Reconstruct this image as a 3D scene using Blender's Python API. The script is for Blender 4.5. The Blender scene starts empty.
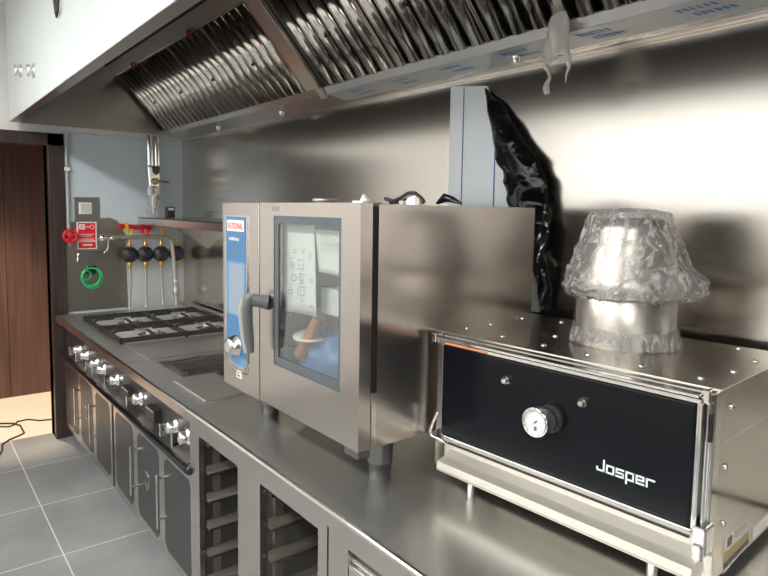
import bpy, bmesh, math, random
from mathutils import Vector, Matrix, noise
random.seed(7)
S = bpy.context.scene
C = S.collection
PI = math.pi
XE, YB = -4.85, 1.765            # end wall plane, back wall plane

# ------------------------------------------------------------------ materials
MT = {}
def mat(name, col, rough=.5, metal=0., spec=None, emit=None, estr=1., **k):
    m = bpy.data.materials.new(name); m.use_nodes = True
    b = m.node_tree.nodes['Principled BSDF']
    b.inputs['Base Color'].default_value = (*col, 1)
    b.inputs['Roughness'].default_value = rough
    b.inputs['Metallic'].default_value = metal
    if spec is not None: b.inputs['Specular IOR Level'].default_value = spec
    if emit:
        b.inputs['Emission Color'].default_value = (*emit, 1); b.inputs['Emission Strength'].default_value = estr
    for kk, v in k.items(): b.inputs[kk.replace('_', ' ')].default_value = v
    MT[name] = m
    return m

def nd(m, t, **k):
    n = m.node_tree.nodes.new(t)
    for a, v in k.items(): setattr(n, a, v)
    return n
def lk(m, a, b): m.node_tree.links.new(a, b)

def noise_bump(m, scale, strength, dist=.01, detail=3, vec=None, coord='Object'):
    b = m.node_tree.nodes['Principled BSDF']
    tc = nd(m, 'ShaderNodeTexCoord'); mp = nd(m, 'ShaderNodeMapping'); no = nd(m, 'ShaderNodeTexNoise'); bu = nd(m, 'ShaderNodeBump')
    mp.inputs['Scale'].default_value = vec or (1, 1, 1)
    no.inputs['Scale'].default_value = scale; no.inputs['Detail'].default_value = detail
    bu.inputs['Strength'].default_value = strength; bu.inputs['Distance'].default_value = dist
    lk(m, tc.outputs[coord], mp.inputs['Vector']); lk(m, mp.outputs[0], no.inputs['Vector'])
    lk(m, no.outputs['Fac'], bu.inputs['Height']); lk(m, bu.outputs[0], b.inputs['Normal'])
    return no

def steel(name, col, rough, aniso=.0, rot=0., var=.012, vec=(1.2, 1.2, 30)):
    m = mat(name, col, rough, 1.)
    b = m.node_tree.nodes['Principled BSDF']
    b.inputs['Anisotropic'].default_value = aniso
    b.inputs['Anisotropic Rotation'].default_value = rot
    tg = nd(m, 'ShaderNodeTangent', direction_type='UV_MAP'); lk(m, tg.outputs[0], b.inputs['Tangent'])
    tc = nd(m, 'ShaderNodeTexCoord'); mp = nd(m, 'ShaderNodeMapping'); no = nd(m, 'ShaderNodeTexNoise')
    mp.inputs['Scale'].default_value = vec
    no.inputs['Scale'].default_value = 3.; no.inputs['Detail'].default_value = 4
    mr = nd(m, 'ShaderNodeMapRange')
    mr.inputs['To Min'].default_value = rough - var; mr.inputs['To Max'].default_value = rough + var
    lk(m, tc.outputs['Object'], mp.inputs[0]); lk(m, mp.outputs[0], no.inputs[0]); lk(m, no.outputs['Fac'], mr.inputs[0])
    if var > .02: lk(m, mr.outputs[0], b.inputs['Roughness'])
    return m

steel('steel_wall', (.64, .605, .56), .20, .65, 0)
steel('steel_top', (.72, .73, .70), .27, .0, 0, .0, (3, 3, 3))
MT['steel_top'].node_tree.nodes['Principled BSDF'].inputs['Metallic'].default_value = .90
steel('steel_edge', (.74, .72, .69), .2, 0)
steel('steel_oven', (.62, .565, .53), .22, .6, 0)
steel('steel_front', (.64, .60, .57), .24, .4, 0)
steel('steel_plain', (.60, .58, .55), .26, 0)
steel('steel_rail', (.74, .71, .66), .36, 0)
steel('steel_hood', (.46, .44, .41), .34, .3, .25)
steel('steel_lining', (.20, .19, .18), .4, 0)
steel('steel_charcoal_oven', (.62, .58, .515), .22, .5, 0)
steel('steel_tray', (.80, .77, .71), .42, 0)
MT['steel_tray'].node_tree.nodes['Principled BSDF'].inputs['Metallic'].default_value = .8
steel('steel_scuffed', (.64, .64, .62), .30, 0)
MT['steel_scuffed'].node_tree.nodes['Principled BSDF'].inputs['Metallic'].default_value = .87
steel('steel_flue', (.56, .53, .48), .34, 0)
mat('aluminium', (.80, .78, .74), .4, .5)
mat('chrome', (.82, .82, .82), .07, 1.)
mat('polished', (.72, .71, .69), .12, 1.)
mat('baffle', (.82, .79, .75), .13, 1.)
mat('dark_gap', (.012, .012, .013), .6)
mat('black_gloss', (.004, .005, .008), .2, spec=.25)
mat('black_satin', (.02, .02, .022), .4)
mat('cast_iron', (.025, .022, .022), .5)
noise_bump(MT['cast_iron'], 120, .3, .002)
mat('panel_dark', (.050, .048, .054), .33, .35)
mat('white_paint', (.55, .595, .61), .35)
mat('white_wall', (.78, .78, .76), .6)
mat('dark_reflect_wall', (.11, .095, .08), .6)  # dark colour put on unseen walls to dim what the steel reflects
mat('cream_wall', (.80, .74, .67), .6)
mat('ceiling_white', (.8, .8, .78), .7)
mat('blue_panel', (.58, .665, .73), .38)
noise_bump(MT['blue_panel'], 4, .05, .01)
mat('white_panel', (.62, .66, .68), .4)
mat('red_plastic', (.62, .02, .03), .3)
mat('red_dull', (.30, .03, .04), .45)
mat('red_sign', (.72, .015, .03), .35)
mat('white_print', (.85, .85, .83), .5)
mat('yellow_plastic', (.80, .45, .02), .35)
mat('brass', (.62, .42, .16), .28, 1.)
mat('rubber_black', (.018, .02, .024), .42)
mat('grey_pipe', (.55, .54, .50), .32, .8)
mat('green_cable', (.03, .62, .20), .35)
mat('black_cable', (.03, .02, .02), .5)
mat('oven_blue', (.028, .15, .34), .25, Coat_Weight=.4, Coat_Roughness=.1)
mat('oven_blue_light', (.07, .24, .46), .22, Coat_Weight=.4, Coat_Roughness=.1)
mat('display_grey', (.22, .29, .38), .18, Coat_Weight=.5, Coat_Roughness=.08)
mat('seal_blue_grey', (.085, .105, .12), .25)
mat('handle_grey', (.11, .115, .12), .38)
mat('handle_light', (.34, .34, .33), .35)
mat('oven_grey_foot', (.11, .115, .115), .4, .5)
mat('interior', (.34, .33, .32), .35, .8)
mat('crumpled_blue', (.12, .27, .52), .3)
noise_bump(MT['crumpled_blue'], 14, .8, .02)
mat('pale_bag', (.45, .50, .60), .3)
noise_bump(MT['pale_bag'], 16, .8, .02)
mat('cardboard', (.42, .19, .11), .6)  # brown of a reflection in the oven glass, put on a solid
mat('paper', (.80, .83, .78), .6)
mat('ink', (.16, .17, .18), .6)
mat('box_white', (.78, .84, .82), .5)
mat('film_white', (.84, .91, .98), .34, .35)
mat('film_blue_line', (.06, .16, .50), .4)
mat('film_hood', (.46, .49, .50), .3, .35)
mat('black_film', (.008, .008, .010), .16, spec=.6)
noise_bump(MT['black_film'], 16, .5, .02, 2)
mat('beige_tag', (.50, .48, .42), .5)
mat('gold_tag', (.42, .33, .14), .4)
mat('orange_paint', (.7, .25, .06), .4)
mat('gauge_face', (.82, .82, .80), .4)
mat('logo_white', (.72, .80, .84), .4)
mat('pale_vinyl', (.72, .64, .54), .55)
mat('corridor_white', (.8, .76, .7), .7)

def wood(name, c1, c2, rough):
    m = mat(name, c1, rough)
    b = m.node_tree.nodes['Principled BSDF']
    tc = nd(m, 'ShaderNodeTexCoord'); mp = nd(m, 'ShaderNodeMapping'); no = nd(m, 'ShaderNodeTexNoise'); cr = nd(m, 'ShaderNodeValToRGB')
    mp.inputs['Scale'].default_value = (22, 22, 1.1)
    no.inputs['Scale'].default_value = 1.6; no.inputs['Detail'].default_value = 6
    cr.color_ramp.elements[0].position = .3; cr.color_ramp.elements[0].color = (*c1, 1)
    cr.color_ramp.elements[1].position = .75; cr.color_ramp.elements[1].color = (*c2, 1)
    lk(m, tc.outputs['Object'], mp.inputs[0]); lk(m, mp.outputs[0], no.inputs[0]); lk(m, no.outputs['Fac'], cr.inputs[0]); lk(m, cr.outputs[0], b.inputs['Base Color'])
wood('wood_dark', (.030, .020, .018), (.065, .043, .038), .35)
wood('wood_door', (.085, .040, .030), (.16, .080, .060), .45)

# floor tiles: 0.6 m squares with pale grout, grout lines on y = .55 and x = -3.78
m = mat('floor_tile', (.2, .2, .2), .42)
b = m.node_tree.nodes['Principled BSDF']
tc = nd(m, 'ShaderNodeTexCoord'); mp = nd(m, 'ShaderNodeMapping'); br = nd(m, 'ShaderNodeTexBrick')
br.offset = 0; br.squash = 1
br.inputs['Scale'].default_value = 1.; br.inputs['Mortar Size'].default_value = .0032; br.inputs['Mortar Smooth'].default_value = .2
br.inputs['Brick Width'].default_value = .6103; br.inputs['Row Height'].default_value = .6103; br.inputs['Bias'].default_value = 0
br.inputs['Mortar'].default_value = (.66, .66, .62, 1)
mp.inputs['Location'].default_value = (3.765 + .6103 * 2, -.553 + .6103 * 6, 0)
n1 = nd(m, 'ShaderNodeTexNoise'); n1.inputs['Scale'].default_value = 2.2; n1.inputs['Detail'].default_value = 7; n1.inputs['Roughness'].default_value = .6
cr = nd(m, 'ShaderNodeValToRGB')
cr.color_ramp.elements[0].position = .3; cr.color_ramp.elements[0].color = (.20, .212, .215, 1)
cr.color_ramp.elements[1].position = .72; cr.color_ramp.elements[1].color = (.31, .32, .32, 1)
lk(m, tc.outputs['Object'], mp.inputs[0]); lk(m, mp.outputs[0], br.inputs['Vector']); lk(m, tc.outputs['Object'], n1.inputs[0])
lk(m, n1.outputs['Fac'], cr.inputs[0]); lk(m, cr.outputs[0], br.inputs['Color1']); lk(m, cr.outputs[0], br.inputs['Color2'])
lk(m, br.outputs['Color'], b.inputs['Base Color'])

def thin_glass(name, tint, refl=.12, rough=.02):
    m = bpy.data.materials.new(name); m.use_nodes = True; nt = m.node_tree; nt.nodes.clear()
    o = nd(m, 'ShaderNodeOutputMaterial'); t = nd(m, 'ShaderNodeBsdfTransparent'); g = nd(m, 'ShaderNodeBsdfGlossy'); mx = nd(m, 'ShaderNodeMixShader')
    t.inputs[0].default_value = (*tint, 1); g.inputs['Roughness'].default_value = rough
    fr = nd(m, 'ShaderNodeLayerWeight'); fr.inputs['Blend'].default_value = .25
    mr = nd(m, 'ShaderNodeMapRange'); mr.inputs['To Min'].default_value = refl * .6; mr.inputs['To Max'].default_value = refl * 4
    lk(m, fr.outputs['Fresnel'], mr.inputs[0]); lk(m, mr.outputs[0], mx.inputs[0])
    lk(m, t.outputs[0], mx.inputs[1]); lk(m, g.outputs[0], mx.inputs[2]); lk(m, mx.outputs[0], o.inputs[0])
    MT[name] = m
thin_glass('oven_glass', (.93, .95, .95), .10)
thin_glass('window_glass', (.97, .98, .98), .06)

def wrap(name, alpha, milk, bscale):
    m = bpy.data.materials.new(name); m.use_nodes = True; nt = m.node_tree; nt.nodes.clear()
    o = nd(m, 'ShaderNodeOutputMaterial'); t = nd(m, 'ShaderNodeBsdfTransparent'); p = nd(m, 'ShaderNodeBsdfPrincipled'); mx = nd(m, 'ShaderNodeMixShader')
    t.inputs[0].default_value = (.93, .93, .93, 1)
    p.inputs['Base Color'].default_value = (*milk, 1); p.inputs['Roughness'].default_value = .18; p.inputs['Specular IOR Level'].default_value = .9
    tc = nd(m, 'ShaderNodeTexCoord'); mp = nd(m, 'ShaderNodeMapping'); mp.inputs['Scale'].default_value = (1, 1, .45)
    no = nd(m, 'ShaderNodeTexNoise'); no.inputs['Scale'].default_value = bscale; no.inputs['Detail'].default_value = 4; no.inputs['Distortion'].default_value = 1.2
    bu = nd(m, 'ShaderNodeBump'); bu.inputs['Strength'].default_value = .9; bu.inputs['Distance'].default_value = .015
    sb_ = nd(m, 'ShaderNodeMath', operation='SUBTRACT'); sb_.inputs[1].default_value = .5
    ab = nd(m, 'ShaderNodeMath', operation='ABSOLUTE')
    mr = nd(m, 'ShaderNodeMapRange'); mr.inputs['From Min'].default_value = .0; mr.inputs['From Max'].default_value = .07
    mr.inputs['To Min'].default_value = min(1, alpha * 2.6); mr.inputs['To Max'].default_value = alpha
    lk(m, tc.outputs['Object'], mp.inputs[0]); lk(m, mp.outputs[0], no.inputs[0]); lk(m, no.outputs['Fac'], bu.inputs['Height']); lk(m, bu.outputs[0], p.inputs['Normal'])
    lk(m, no.outputs['Fac'], sb_.inputs[0]); lk(m, sb_.outputs[0], ab.inputs[0]); lk(m, ab.outputs[0], mr.inputs[0]); lk(m, mr.outputs[0], mx.inputs[0])
    lk(m, t.outputs[0], mx.inputs[1]); lk(m, p.outputs[0], mx.inputs[2]); lk(m, mx.outputs[0], o.inputs[0])
    MT[name] = m
wrap('clear_wrap', .22, (.58, .58, .57), 26)
wrap('clear_wrap_light', .07, (.6, .6, .6), 18)
wrap('milky_scrap', 1.0, (.66, .66, .64), 14)

# ------------------------------------------------------------------ mesh builder
FR = {}
class MB:
    def __init__(s): s.v = []; s.f = []; s.m = []; s.sm = []; s.mi = 0
    def add(s, vs, fs, smooth=False):
        n = len(s.v); s.v += [Vector(v) for v in vs]
        for f in fs: s.f.append([n + i for i in f]); s.m.append(s.mi); s.sm.append(smooth)
        return s
    def mat(s, i): s.mi = i; return s
    def box(s, x0, x1, y0, y1, z0, z1):
        x0, x1 = sorted((x0, x1)); y0, y1 = sorted((y0, y1)); z0, z1 = sorted((z0, z1))
        return s.add([(x0,y0,z0),(x1,y0,z0),(x1,y1,z0),(x0,y1,z0),(x0,y0,z1),(x1,y0,z1),(x1,y1,z1),(x0,y1,z1)],
              [(0,3,2,1),(4,5,6,7),(0,1,5,4),(1,2,6,5),(2,3,7,6),(3,0,4,7)])
    def prism(s, pts, d):
        """planar polygon (3D points) extruded by vector d"""
        n = len(pts); d = Vector(d)
        vs = [Vector(p) for p in pts] + [Vector(p) + d for p in pts]
        nr = Vector((0, 0, 0))
        for i in range(n):
            a, b_ = Vector(pts[i]), Vector(pts[(i+1) % n]); nr += a.cross(b_)
        fs = [tuple(range(n)), tuple(range(2*n-1, n-1, -1))] + [(i, i+n, (i+1) % n + n, (i+1) % n) for i in range(n)]
        if nr.dot(d) > 0: fs = [tuple(reversed(f)) for f in fs]
        return s.add(vs, fs)
    def tube(s, pts, r, n=12, cap=True, rs=None):
        pts = [Vector(p) for p in pts]; k = len(pts)
        up = None; rings = []
        for i, p in enumerate(pts):
            t = (pts[min(i+1, k-1)] - pts[max(i-1, 0)])
            t.normalize()
            if up is None:
                a = Vector((0, 0, 1)) if abs(t.z) < .9 else Vector((1, 0, 0))
                up = t.cross(a).normalized()
            up = (up - t * up.dot(t)).normalized(); w = t.cross(up)
            rr = rs[i] if rs else r
            rings.append([p + (up * math.cos(2*PI*j/n) + w * math.sin(2*PI*j/n)) * rr for j in range(n)])
        vs = [v for R in rings for v in R]
        fs = [(i*n+j, i*n+(j+1) % n, (i+1)*n+(j+1) % n, (i+1)*n+j) for i in range(k-1) for j in range(n)]
        s.add(vs, fs, True)
        if cap:
            s.add(rings[0], [tuple(reversed(range(n)))]); s.add(rings[-1], [tuple(range(n))])
        return s
    def cyl(s, a, b_, r, n=20, r2=None): return s.tube([a, b_], r, n, rs=[r, r if r2 is None else r2])
    def lathe(s, c, ax, prof, n=24, cap=True):
        """prof: list of (distance along ax, radius)"""
        c = Vector(c); ax = Vector(ax).normalized()
        a = Vector((0, 0, 1)) if abs(ax.z) < .9 else Vector((1, 0, 0))
        u = ax.cross(a).normalized(); w = ax.cross(u)
        rings = [[c + ax*d + (u*math.cos(2*PI*j/n) + w*math.sin(2*PI*j/n))*max(r, 1e-5) for j in range(n)] for d, r in prof]
        s.add([v for R in rings for v in R], [(i*n+j, i*n+(j+1) % n, (i+1)*n+(j+1) % n, (i+1)*n+j) for i in range(len(prof)-1) for j in range(n)], True)
        if cap:
            s.add(rings[0], [tuple(reversed(range(n)))]); s.add(rings[-1], [tuple(range(n))])
        return s
    def build(s, name, mats, parent=None, loc=None, bevel=0, seg=2, solid=0, local=False):
        me = bpy.data.meshes.new(name)
        if parent is None:
            off = Matrix.Translation(Vector(loc or (0, 0, 0)))
        else: off = FR[parent]
        inv = off.inverted()
        vs = s.v if local else [inv @ v for v in s.v]
        me.from_pydata([tuple(v) for v in vs], [], s.f)
        for mm in (mats if isinstance(mats, (list, tuple)) else [mats]): me.materials.append(MT[mm])
        for p, mi, smm in zip(me.polygons, s.m, s.sm): p.material_index = mi; p.use_smooth = smm
        me.update()
        uv = me.uv_layers.new(name='UVMap')
        for p in me.polygons:
            n = p.normal; a = max(range(3), key=lambda i: abs(n[i]))
            for li in p.loop_indices:
                co = me.vertices[me.loops[li].vertex_index].co
                uv.data[li].uv = (co.y, co.z) if a == 0 else (co.x, co.z) if a == 1 else (co.x, co.y)
        o = bpy.data.objects.new(name, me); C.objects.link(o)
        if parent is None:
            o.location = Vector(loc or (0, 0, 0)); FR[o] = off
        else:
            o.parent = parent; FR[o] = off
        if bevel:
            md = o.modifiers.new('bevel', 'BEVEL'); md.width = bevel; md.segments = seg; md.limit_method = 'ANGLE'; md.angle_limit = .7
        if solid:
            md = o.modifiers.new('solid', 'SOLIDIFY'); md.thickness = solid; md.offset = 0
        return o

def tag(o, label, cat, group=None, kind=None):
    if label: o['label'] = label
    if cat: o['category'] = cat
    if group: o['group'] = group
    if kind: o['kind'] = kind
    return o
def thing(name, loc, label, cat, group=None, rz=0):
    o = bpy.data.objects.new(name, None); C.objects.link(o)
    o.location = loc; o.rotation_euler = (0, 0, rz)
    o.empty_display_size = .05
    FR[o] = Matrix.Translation(Vector(loc)) @ Matrix.Rotation(rz, 4, 'Z')
    return tag(o, label, cat, group)
def struct(name, mb, mats, loc=None, bevel=0): return tag(mb.build(name, mats, loc=loc, bevel=bevel), None, None, kind='structure')
def dup(o, parent=None, loc=None):
    c = o.copy(); C.objects.link(c)
    if parent: c.parent = parent
    if loc is not None: c.location = loc
    for ch in list(o.children): dup(ch, c)
    return c

def text_mb(txt, size, origin, ux, uy, mb=None, bold=0., depth=.0006, squeeze=1., font_shear=0.):
    """flat lettering as mesh: origin = lower-left, ux / uy = directions"""
    cu = bpy.data.curves.new('t', 'FONT'); cu.body = txt; cu.size = size; cu.offset = bold; cu.extrude = 0; cu.shear = font_shear
    ob = bpy.data.objects.new('t', cu); me = bpy.data.meshes.new_from_object(ob)
    mb = mb or MB(); ux = Vector(ux); uy = Vector(uy); o = Vector(origin)
    mb.add([o + ux * v.co.x * squeeze + uy * v.co.y for v in me.vertices], [tuple(p.vertices) for p in me.polygons])
    bpy.data.objects.remove(ob); bpy.data.curves.remove(cu); bpy.data.meshes.remove(me)
    return mb

# ------------------------------------------------------------------ setting
RX1, RY0, RZ = 2.6, -2.4, 2.95
struct('floor', MB().box(-4.96, RX1, RY0, 1.9, -.1, 0), 'floor_tile')
struct('floor_corridor', MB().box(-6.3, -4.961, RY0, 1.9, -.1, 0), 'pale_vinyl')
struct('ceiling', MB().box(-6.3, RX1 + .1, RY0 - .1, 1.9, RZ, RZ + .1), 'ceiling_white')
wb = MB()
edges = [-4.85, -3.36, -1.837, -.30, 1.2, RX1]
for a, c in zip(edges[:-1], edges[1:]):
    wb.box(a + .0008, c - .0008, YB, YB + .02, .0, RZ)
wb.mat(1).box(XE, RX1, YB + .02, YB + .12, 0, RZ)
struct('wall_back', wb, ['steel_wall', 'dark_gap'])
DY0, DY1, DZ = -.06, .818, 2.075
we = MB()
we.box(-4.95, XE, DY1, 1.9, 0, RZ).box(-4.95, XE, RY0, DY0, 0, RZ).box(-4.95, XE, DY0, DY1, DZ, RZ)
struct('wall_left', we, 'white_wall')
struct('trim_1', MB().box(XE, XE + .006, .92, YB, .0, 2.17), 'blue_panel')
V0,V1,VZ0,VZ1 = -1.9,.1,.95,2.5
struct('wall_right', MB().box(RX1,RX1+.1,RY0,V0,0,RZ).box(RX1,RX1+.1,V1,1.9,0,RZ).box(RX1,RX1+.1,V0,V1,0,VZ0).box(RX1,RX1+.1,V0,V1,VZ1,RZ), 'dark_reflect_wall')
wn = MB().box(RX1+.02,RX1+.07,V0,V1,VZ0,VZ0+.05).box(RX1+.02,RX1+.07,V0,V1,VZ1-.05,VZ1).box(RX1+.02,RX1+.07,V0,V0+.05,VZ0,VZ1).box(RX1+.02,RX1+.07,V1-.05,V1,VZ0,VZ1).box(RX1+.02,RX1+.07,-.93,-.87,VZ0,VZ1)
wo2 = struct('added_window', wn, 'white_paint')  # unseen window added to brighten the end wall and steel sides
MB().box(RX1+.04,RX1+.045,V0,V1,VZ0,VZ1).build('glass_pane','window_glass',wo2)
WX0, WX1, WZ0, WZ1 = -4.6, .2, 1.68, 2.75
wf = MB()
wf.box(-6.3, WX0, RY0 - .1, RY0, 0, RZ).mat(1).box(WX1, RX1, RY0 - .1, RY0, 0, RZ).mat(0).box(WX0, WX1, RY0 - .1, RY0, 0, WZ0).box(WX0, WX1, RY0 - .1, RY0, WZ1, RZ)
struct('wall_front', wf, ['cream_wall', 'dark_reflect_wall'])
win = MB()
for x in [WX0 + .03, WX0 + 1.2, WX0 + 2.4, WX0 + 3.6, WX1 - .03]: win.box(x - .03, x + .03, RY0 - .07, RY0 - .01, WZ0, WZ1)
win.box(WX0, WX1, RY0 - .07, RY0 - .01, WZ0, WZ0 + .05).box(WX0, WX1, RY0 - .07, RY0 - .01, WZ1 - .05, WZ1)
wo = struct('window_1', win, 'white_paint')
MB().box(WX0, WX1, RY0 - .045, RY0 - .04, WZ0, WZ1).build('glass_pane', 'window_glass', wo)
# doorway on the left: dark wood frame, wood-panelled corridor beyond
dr = MB()
dr.box(-4.965, XE + .05, DY1, DY1 + .10, 0, DZ + .075).box(-4.965, XE + .05, DY0 - .10, DY0, 0, DZ + .075).box(-4.965, XE + .05, DY0 - .10, DY1 + .10, DZ - .01, DZ + .075)
struct('door_1', dr, 'wood_dark', bevel=.004)
wc = MB()
for i in range(14):
    y0 = RY0 + i * .31
    wc.box(-6.25, -6.1, y0 + .002, min(y0 + .308, 1.9), 0, RZ)
wc.mat(1).box(-6.3, -6.25, RY0, 1.9, 0, RZ)
struct('wall_corridor', wc, ['wood_door', 'wood_dark'])
struct('wall_corridor_end', MB().box(-6.3, -4.95, 1.9, 2.0, 0, RZ), 'corridor_white')

# ------------------------------------------------------------------ lamps
def added_light_panel(x, y, label):  # unseen panels added to light the aisle
    t = thing('added_light_panel', (x, y, RZ), label, 'ceiling light', 'added ceiling light panels')
    MB().box(x-.62, x+.62, y-.17, y+.17, RZ-.05, RZ).build('housing', 'white_paint', t, bevel=.004)
    MB().box(x-.58, x+.58, y-.13, y+.13, RZ-.056, RZ-.05).build('diffuser', 'lamp_glow', t)
mat('lamp_glow', (.9, .9, .9), .5, emit=(1, .97, .93), estr=50)
mat('warm_glow', (.9, .85, .8), .5, emit=(1, .74, .50), estr=8)
added_light_panel(-3.1, -.75, 'added unseen light panel over the left of the aisle')
added_light_panel(-1.2, -.75, 'added unseen light panel over the middle of the aisle')
added_light_panel(.9, -.75, 'added unseen light panel over the right end of the aisle')
t = thing('added_corridor_spot', (-5.55, .55, RZ), 'added warm spot over the corridor floor, standing in for a sun patch', 'ceiling light')  # unseen fitting added to carry the warm floor light
MB().lathe((-5.55,.55,RZ),(0,0,-1),[(0,.09),(.008,.09),(.012,.075),(.004,.06)],24).build('trim_ring','white_paint',t)
MB().lathe((-5.55,.55,RZ-.0045),(0,0,-1),[(0,.058),(.001,.058)],24).build('lens','warm_glow',t)
sp_ = bpy.data.lights.new('sun_patch_spot','SPOT'); sp_.energy = 330; sp_.color = (1,.78,.58); sp_.spot_size = math.radians(46); sp_.spot_blend = .5; sp_.shadow_soft_size = .06  # added spot standing in for sunlight on the corridor floor
so_ = bpy.data.objects.new('sun_patch_spot', sp_); C.objects.link(so_); so_.parent = t; so_.location = (0,0,-.03)

# ------------------------------------------------------------------ wall fittings by the doorway
XW = XE + .006
sp = MB()
sp.prism([(XW,.905,.902),(XW,1.335,.902),(XW,1.325,1.45),(XW,1.30,1.52),(XW,1.265,1.555),(XW,1.22,1.575),(XW,1.152,1.570),(XW,1.152,1.720),(XW,.985,1.720),(XW,.985,1.545),(XW,.905,1.545)][::-1], (.004,0,0))
tag(sp.build('steel_wall_plate', 'steel_hood', loc=(XW, 1.1, .902)), 'dark brushed steel sheet with a cut curved top corner on the end wall', 'wall plate')
tag(MB().box(XW+.0005, XW+.004, .905, 1.0, 1.3525, 1.3535).build('plate_seam', 'steel_edge', bpy.data.objects['steel_wall_plate']), None, None)
tag(MB().box(XW, XW+.0035, 1.34, YB-.002, .0, 1.50).build('backing_board', 'white_panel', loc=(XW, 1.55, 0)), 'pale grey backing board behind the four gas regulators', 'panel')
t = thing('wall_switch', (XW+.004, 1.065, 1.635), 'square white push switch on the steel plate above the red sign', 'switch')
MB().box(XW+.004, XW+.018, 1.012, 1.096, 1.600, 1.682).build('switch_frame', 'white_print', t, bevel=.003)
MB().box(XW+.018, XW+.022, 1.022, 1.086, 1.610, 1.672).build('rocker', 'white_paint', t, bevel=.002)
t = thing('safety_sign', (XW+.006, 1.06, 1.347), 'red rectangular safety sign with white border below the wall switch', 'sign')
xs = XW + .0125
g = MB().box(XW+.006, XW+.012, .995, 1.126, 1.347, 1.543).mat(1).box(xs-.0006, xs, 1.003, 1.118, 1.405, 1.536).box(xs-.0006, xs, 1.003, 1.118, 1.354, 1.400).mat(0)
g.box(xs, xs+.0006, 1.010, 1.048, 1.490, 1.526)
for i in range(16):
    a0, a1 = 2*PI*i/16, 2*PI*(i+1)/16; cy_, cz_ = 1.095, 1.508
    g.add([(xs+.0006, cy_+math.cos(a)*r, cz_+math.sin(a)*r) for a, r in ((a0,.012),(a1,.012),(a1,.015),(a0,.015))], [(0,1,2,3)])
g.box(xs, xs+.0006, 1.052, 1.080, 1.506, 1.510)
for z, y1 in ((1.452,1.10),(1.440,1.09)):
    y = 1.010
    while y < y1: w = random.uniform(.006,.014); g.box(xs, xs+.0006, y, y+w, z, z+.005); y += w+.004
for z in (1.418, 1.408):
    y = 1.008
    while y < 1.108: w = random.uniform(.004,.009); g.box(xs, xs+.0006, y, y+w, z, z+.006); y += w+.003
for z in (1.372,):
    y = 1.03
    while y < 1.09: w = random.uniform(.006,.010); g.box(xs, xs+.0006, y, y+w, z, z+.013); y += w+.003
g.mat(1)
for i in range(12):
    a0, a1 = 2*PI*i/12, 2*PI*(i+1)/12
    g.add([(xs+.0009, 1.029+math.cos(a)*r, 1.508+math.sin(a)*r) for a, r in ((a0,.006),(a1,.006),(a1,.012),(a0,.012))], [(0,1,2,3)])
g.build('sign_board', ['white_print', 'red_sign'], t)
t = thing('gas_shutoff_valve', (XW, .94, 1.446), 'red round shut-off handwheel left of the red safety sign', 'valve')
v = MB()
ring = [(XE+.075, .94+.042*math.cos(a), 1.446+.042*math.sin(a)) for a in [2*PI*i/20 for i in range(21)]]
v.tube(ring, .011, 8, cap=False)
for i in range(5):
    a = 2*PI*i/5+.3; v.tube([(XE+.07,.94,1.446),(XE+.075,.94+.04*math.cos(a),1.446+.04*math.sin(a))], .009, 6)
v.lathe((XE+.06,.94,1.446),(1,0,0),[(0,.016),(.022,.016),(.026,.010)],12)
v.build('handwheel', 'red_plastic', t)
MB().cyl((XW,.94,1.446),(XE+.062,.94,1.446),.014).build('valve_stem','brass',t)
MB().cyl((XW+.02,.94,1.44),(XW+.02,.94,1.375),.013).build('valve_body','grey_pipe',t)
t = thing('white_riser_pipe', (XW+.02, .94, 1.48), 'white vertical pipe on the wall beside the door frame', 'pipe')
MB().cyl((XW+.02,.937,1.46),(XW+.02,.937,2.165),.013).build('pipe','white_paint',t)
MB().box(XW,XW+.04,.918,.956,1.9,1.925).build('pipe_clip','white_print',t)
# gas manifold pipe
t = thing('gas_manifold', (-4.72, 1.45, 1.43), 'galvanised gas pipe running over the four black regulators and bending down', 'pipe')
arc = [(-4.72, 1.565+.068*math.sin(a), 1.434-.068+.068*math.cos(a)) for a in [PI/2*i/8 for i in range(9)]]
MB().tube([(-4.72,1.195,1.434)]+arc+[(-4.72,1.655,1.1),(-4.72,1.66,.905)], .0155, 14).build('main_pipe','grey_pipe',t)
MB().lathe((-4.72,1.115,1.432),(0,1,0),[(0,.02),(.006,.029),(.034,.029),(.04,.02),(.075,.02),(.08,.024),(.095,.024),(.1,.017)],16).build('end_union','chrome',t)
MB().tube([(-4.72,1.178,1.43),(-4.735,1.178,1.36),(-4.745,1.165,1.332),(-4.75,1.14,1.326),(-4.76,1.0,1.326),(-4.76,.984,1.318),(-4.76,.979,1.268)], .008, 8).build('test_lever','chrome',t)
MB().lathe((-4.72,1.655,.985),(0,0,1),[(0,.016),(.005,.024),(.04,.024),(.05,.019),(.09,.019),(.095,.023),(.12,.023),(.125,.016)],14).build('pipe_coupling','grey_pipe',t)
for yy in (1.30,1.54): MB().box(XW+.004,-4.715,yy,yy+.012,1.415,1.430).build('wall_bracket','grey_pipe',t)
reg_y = [1.329, 1.440, 1.557, 1.675]
lab = ['black round gas regulator hanging leftmost, under the yellow lever pair', 'black round gas regulator second from the left on the pipe', 'black round gas regulator third from left, below the single yellow tap', 'black round gas regulator behind the pipe bend, nearest the wall corner']
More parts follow.
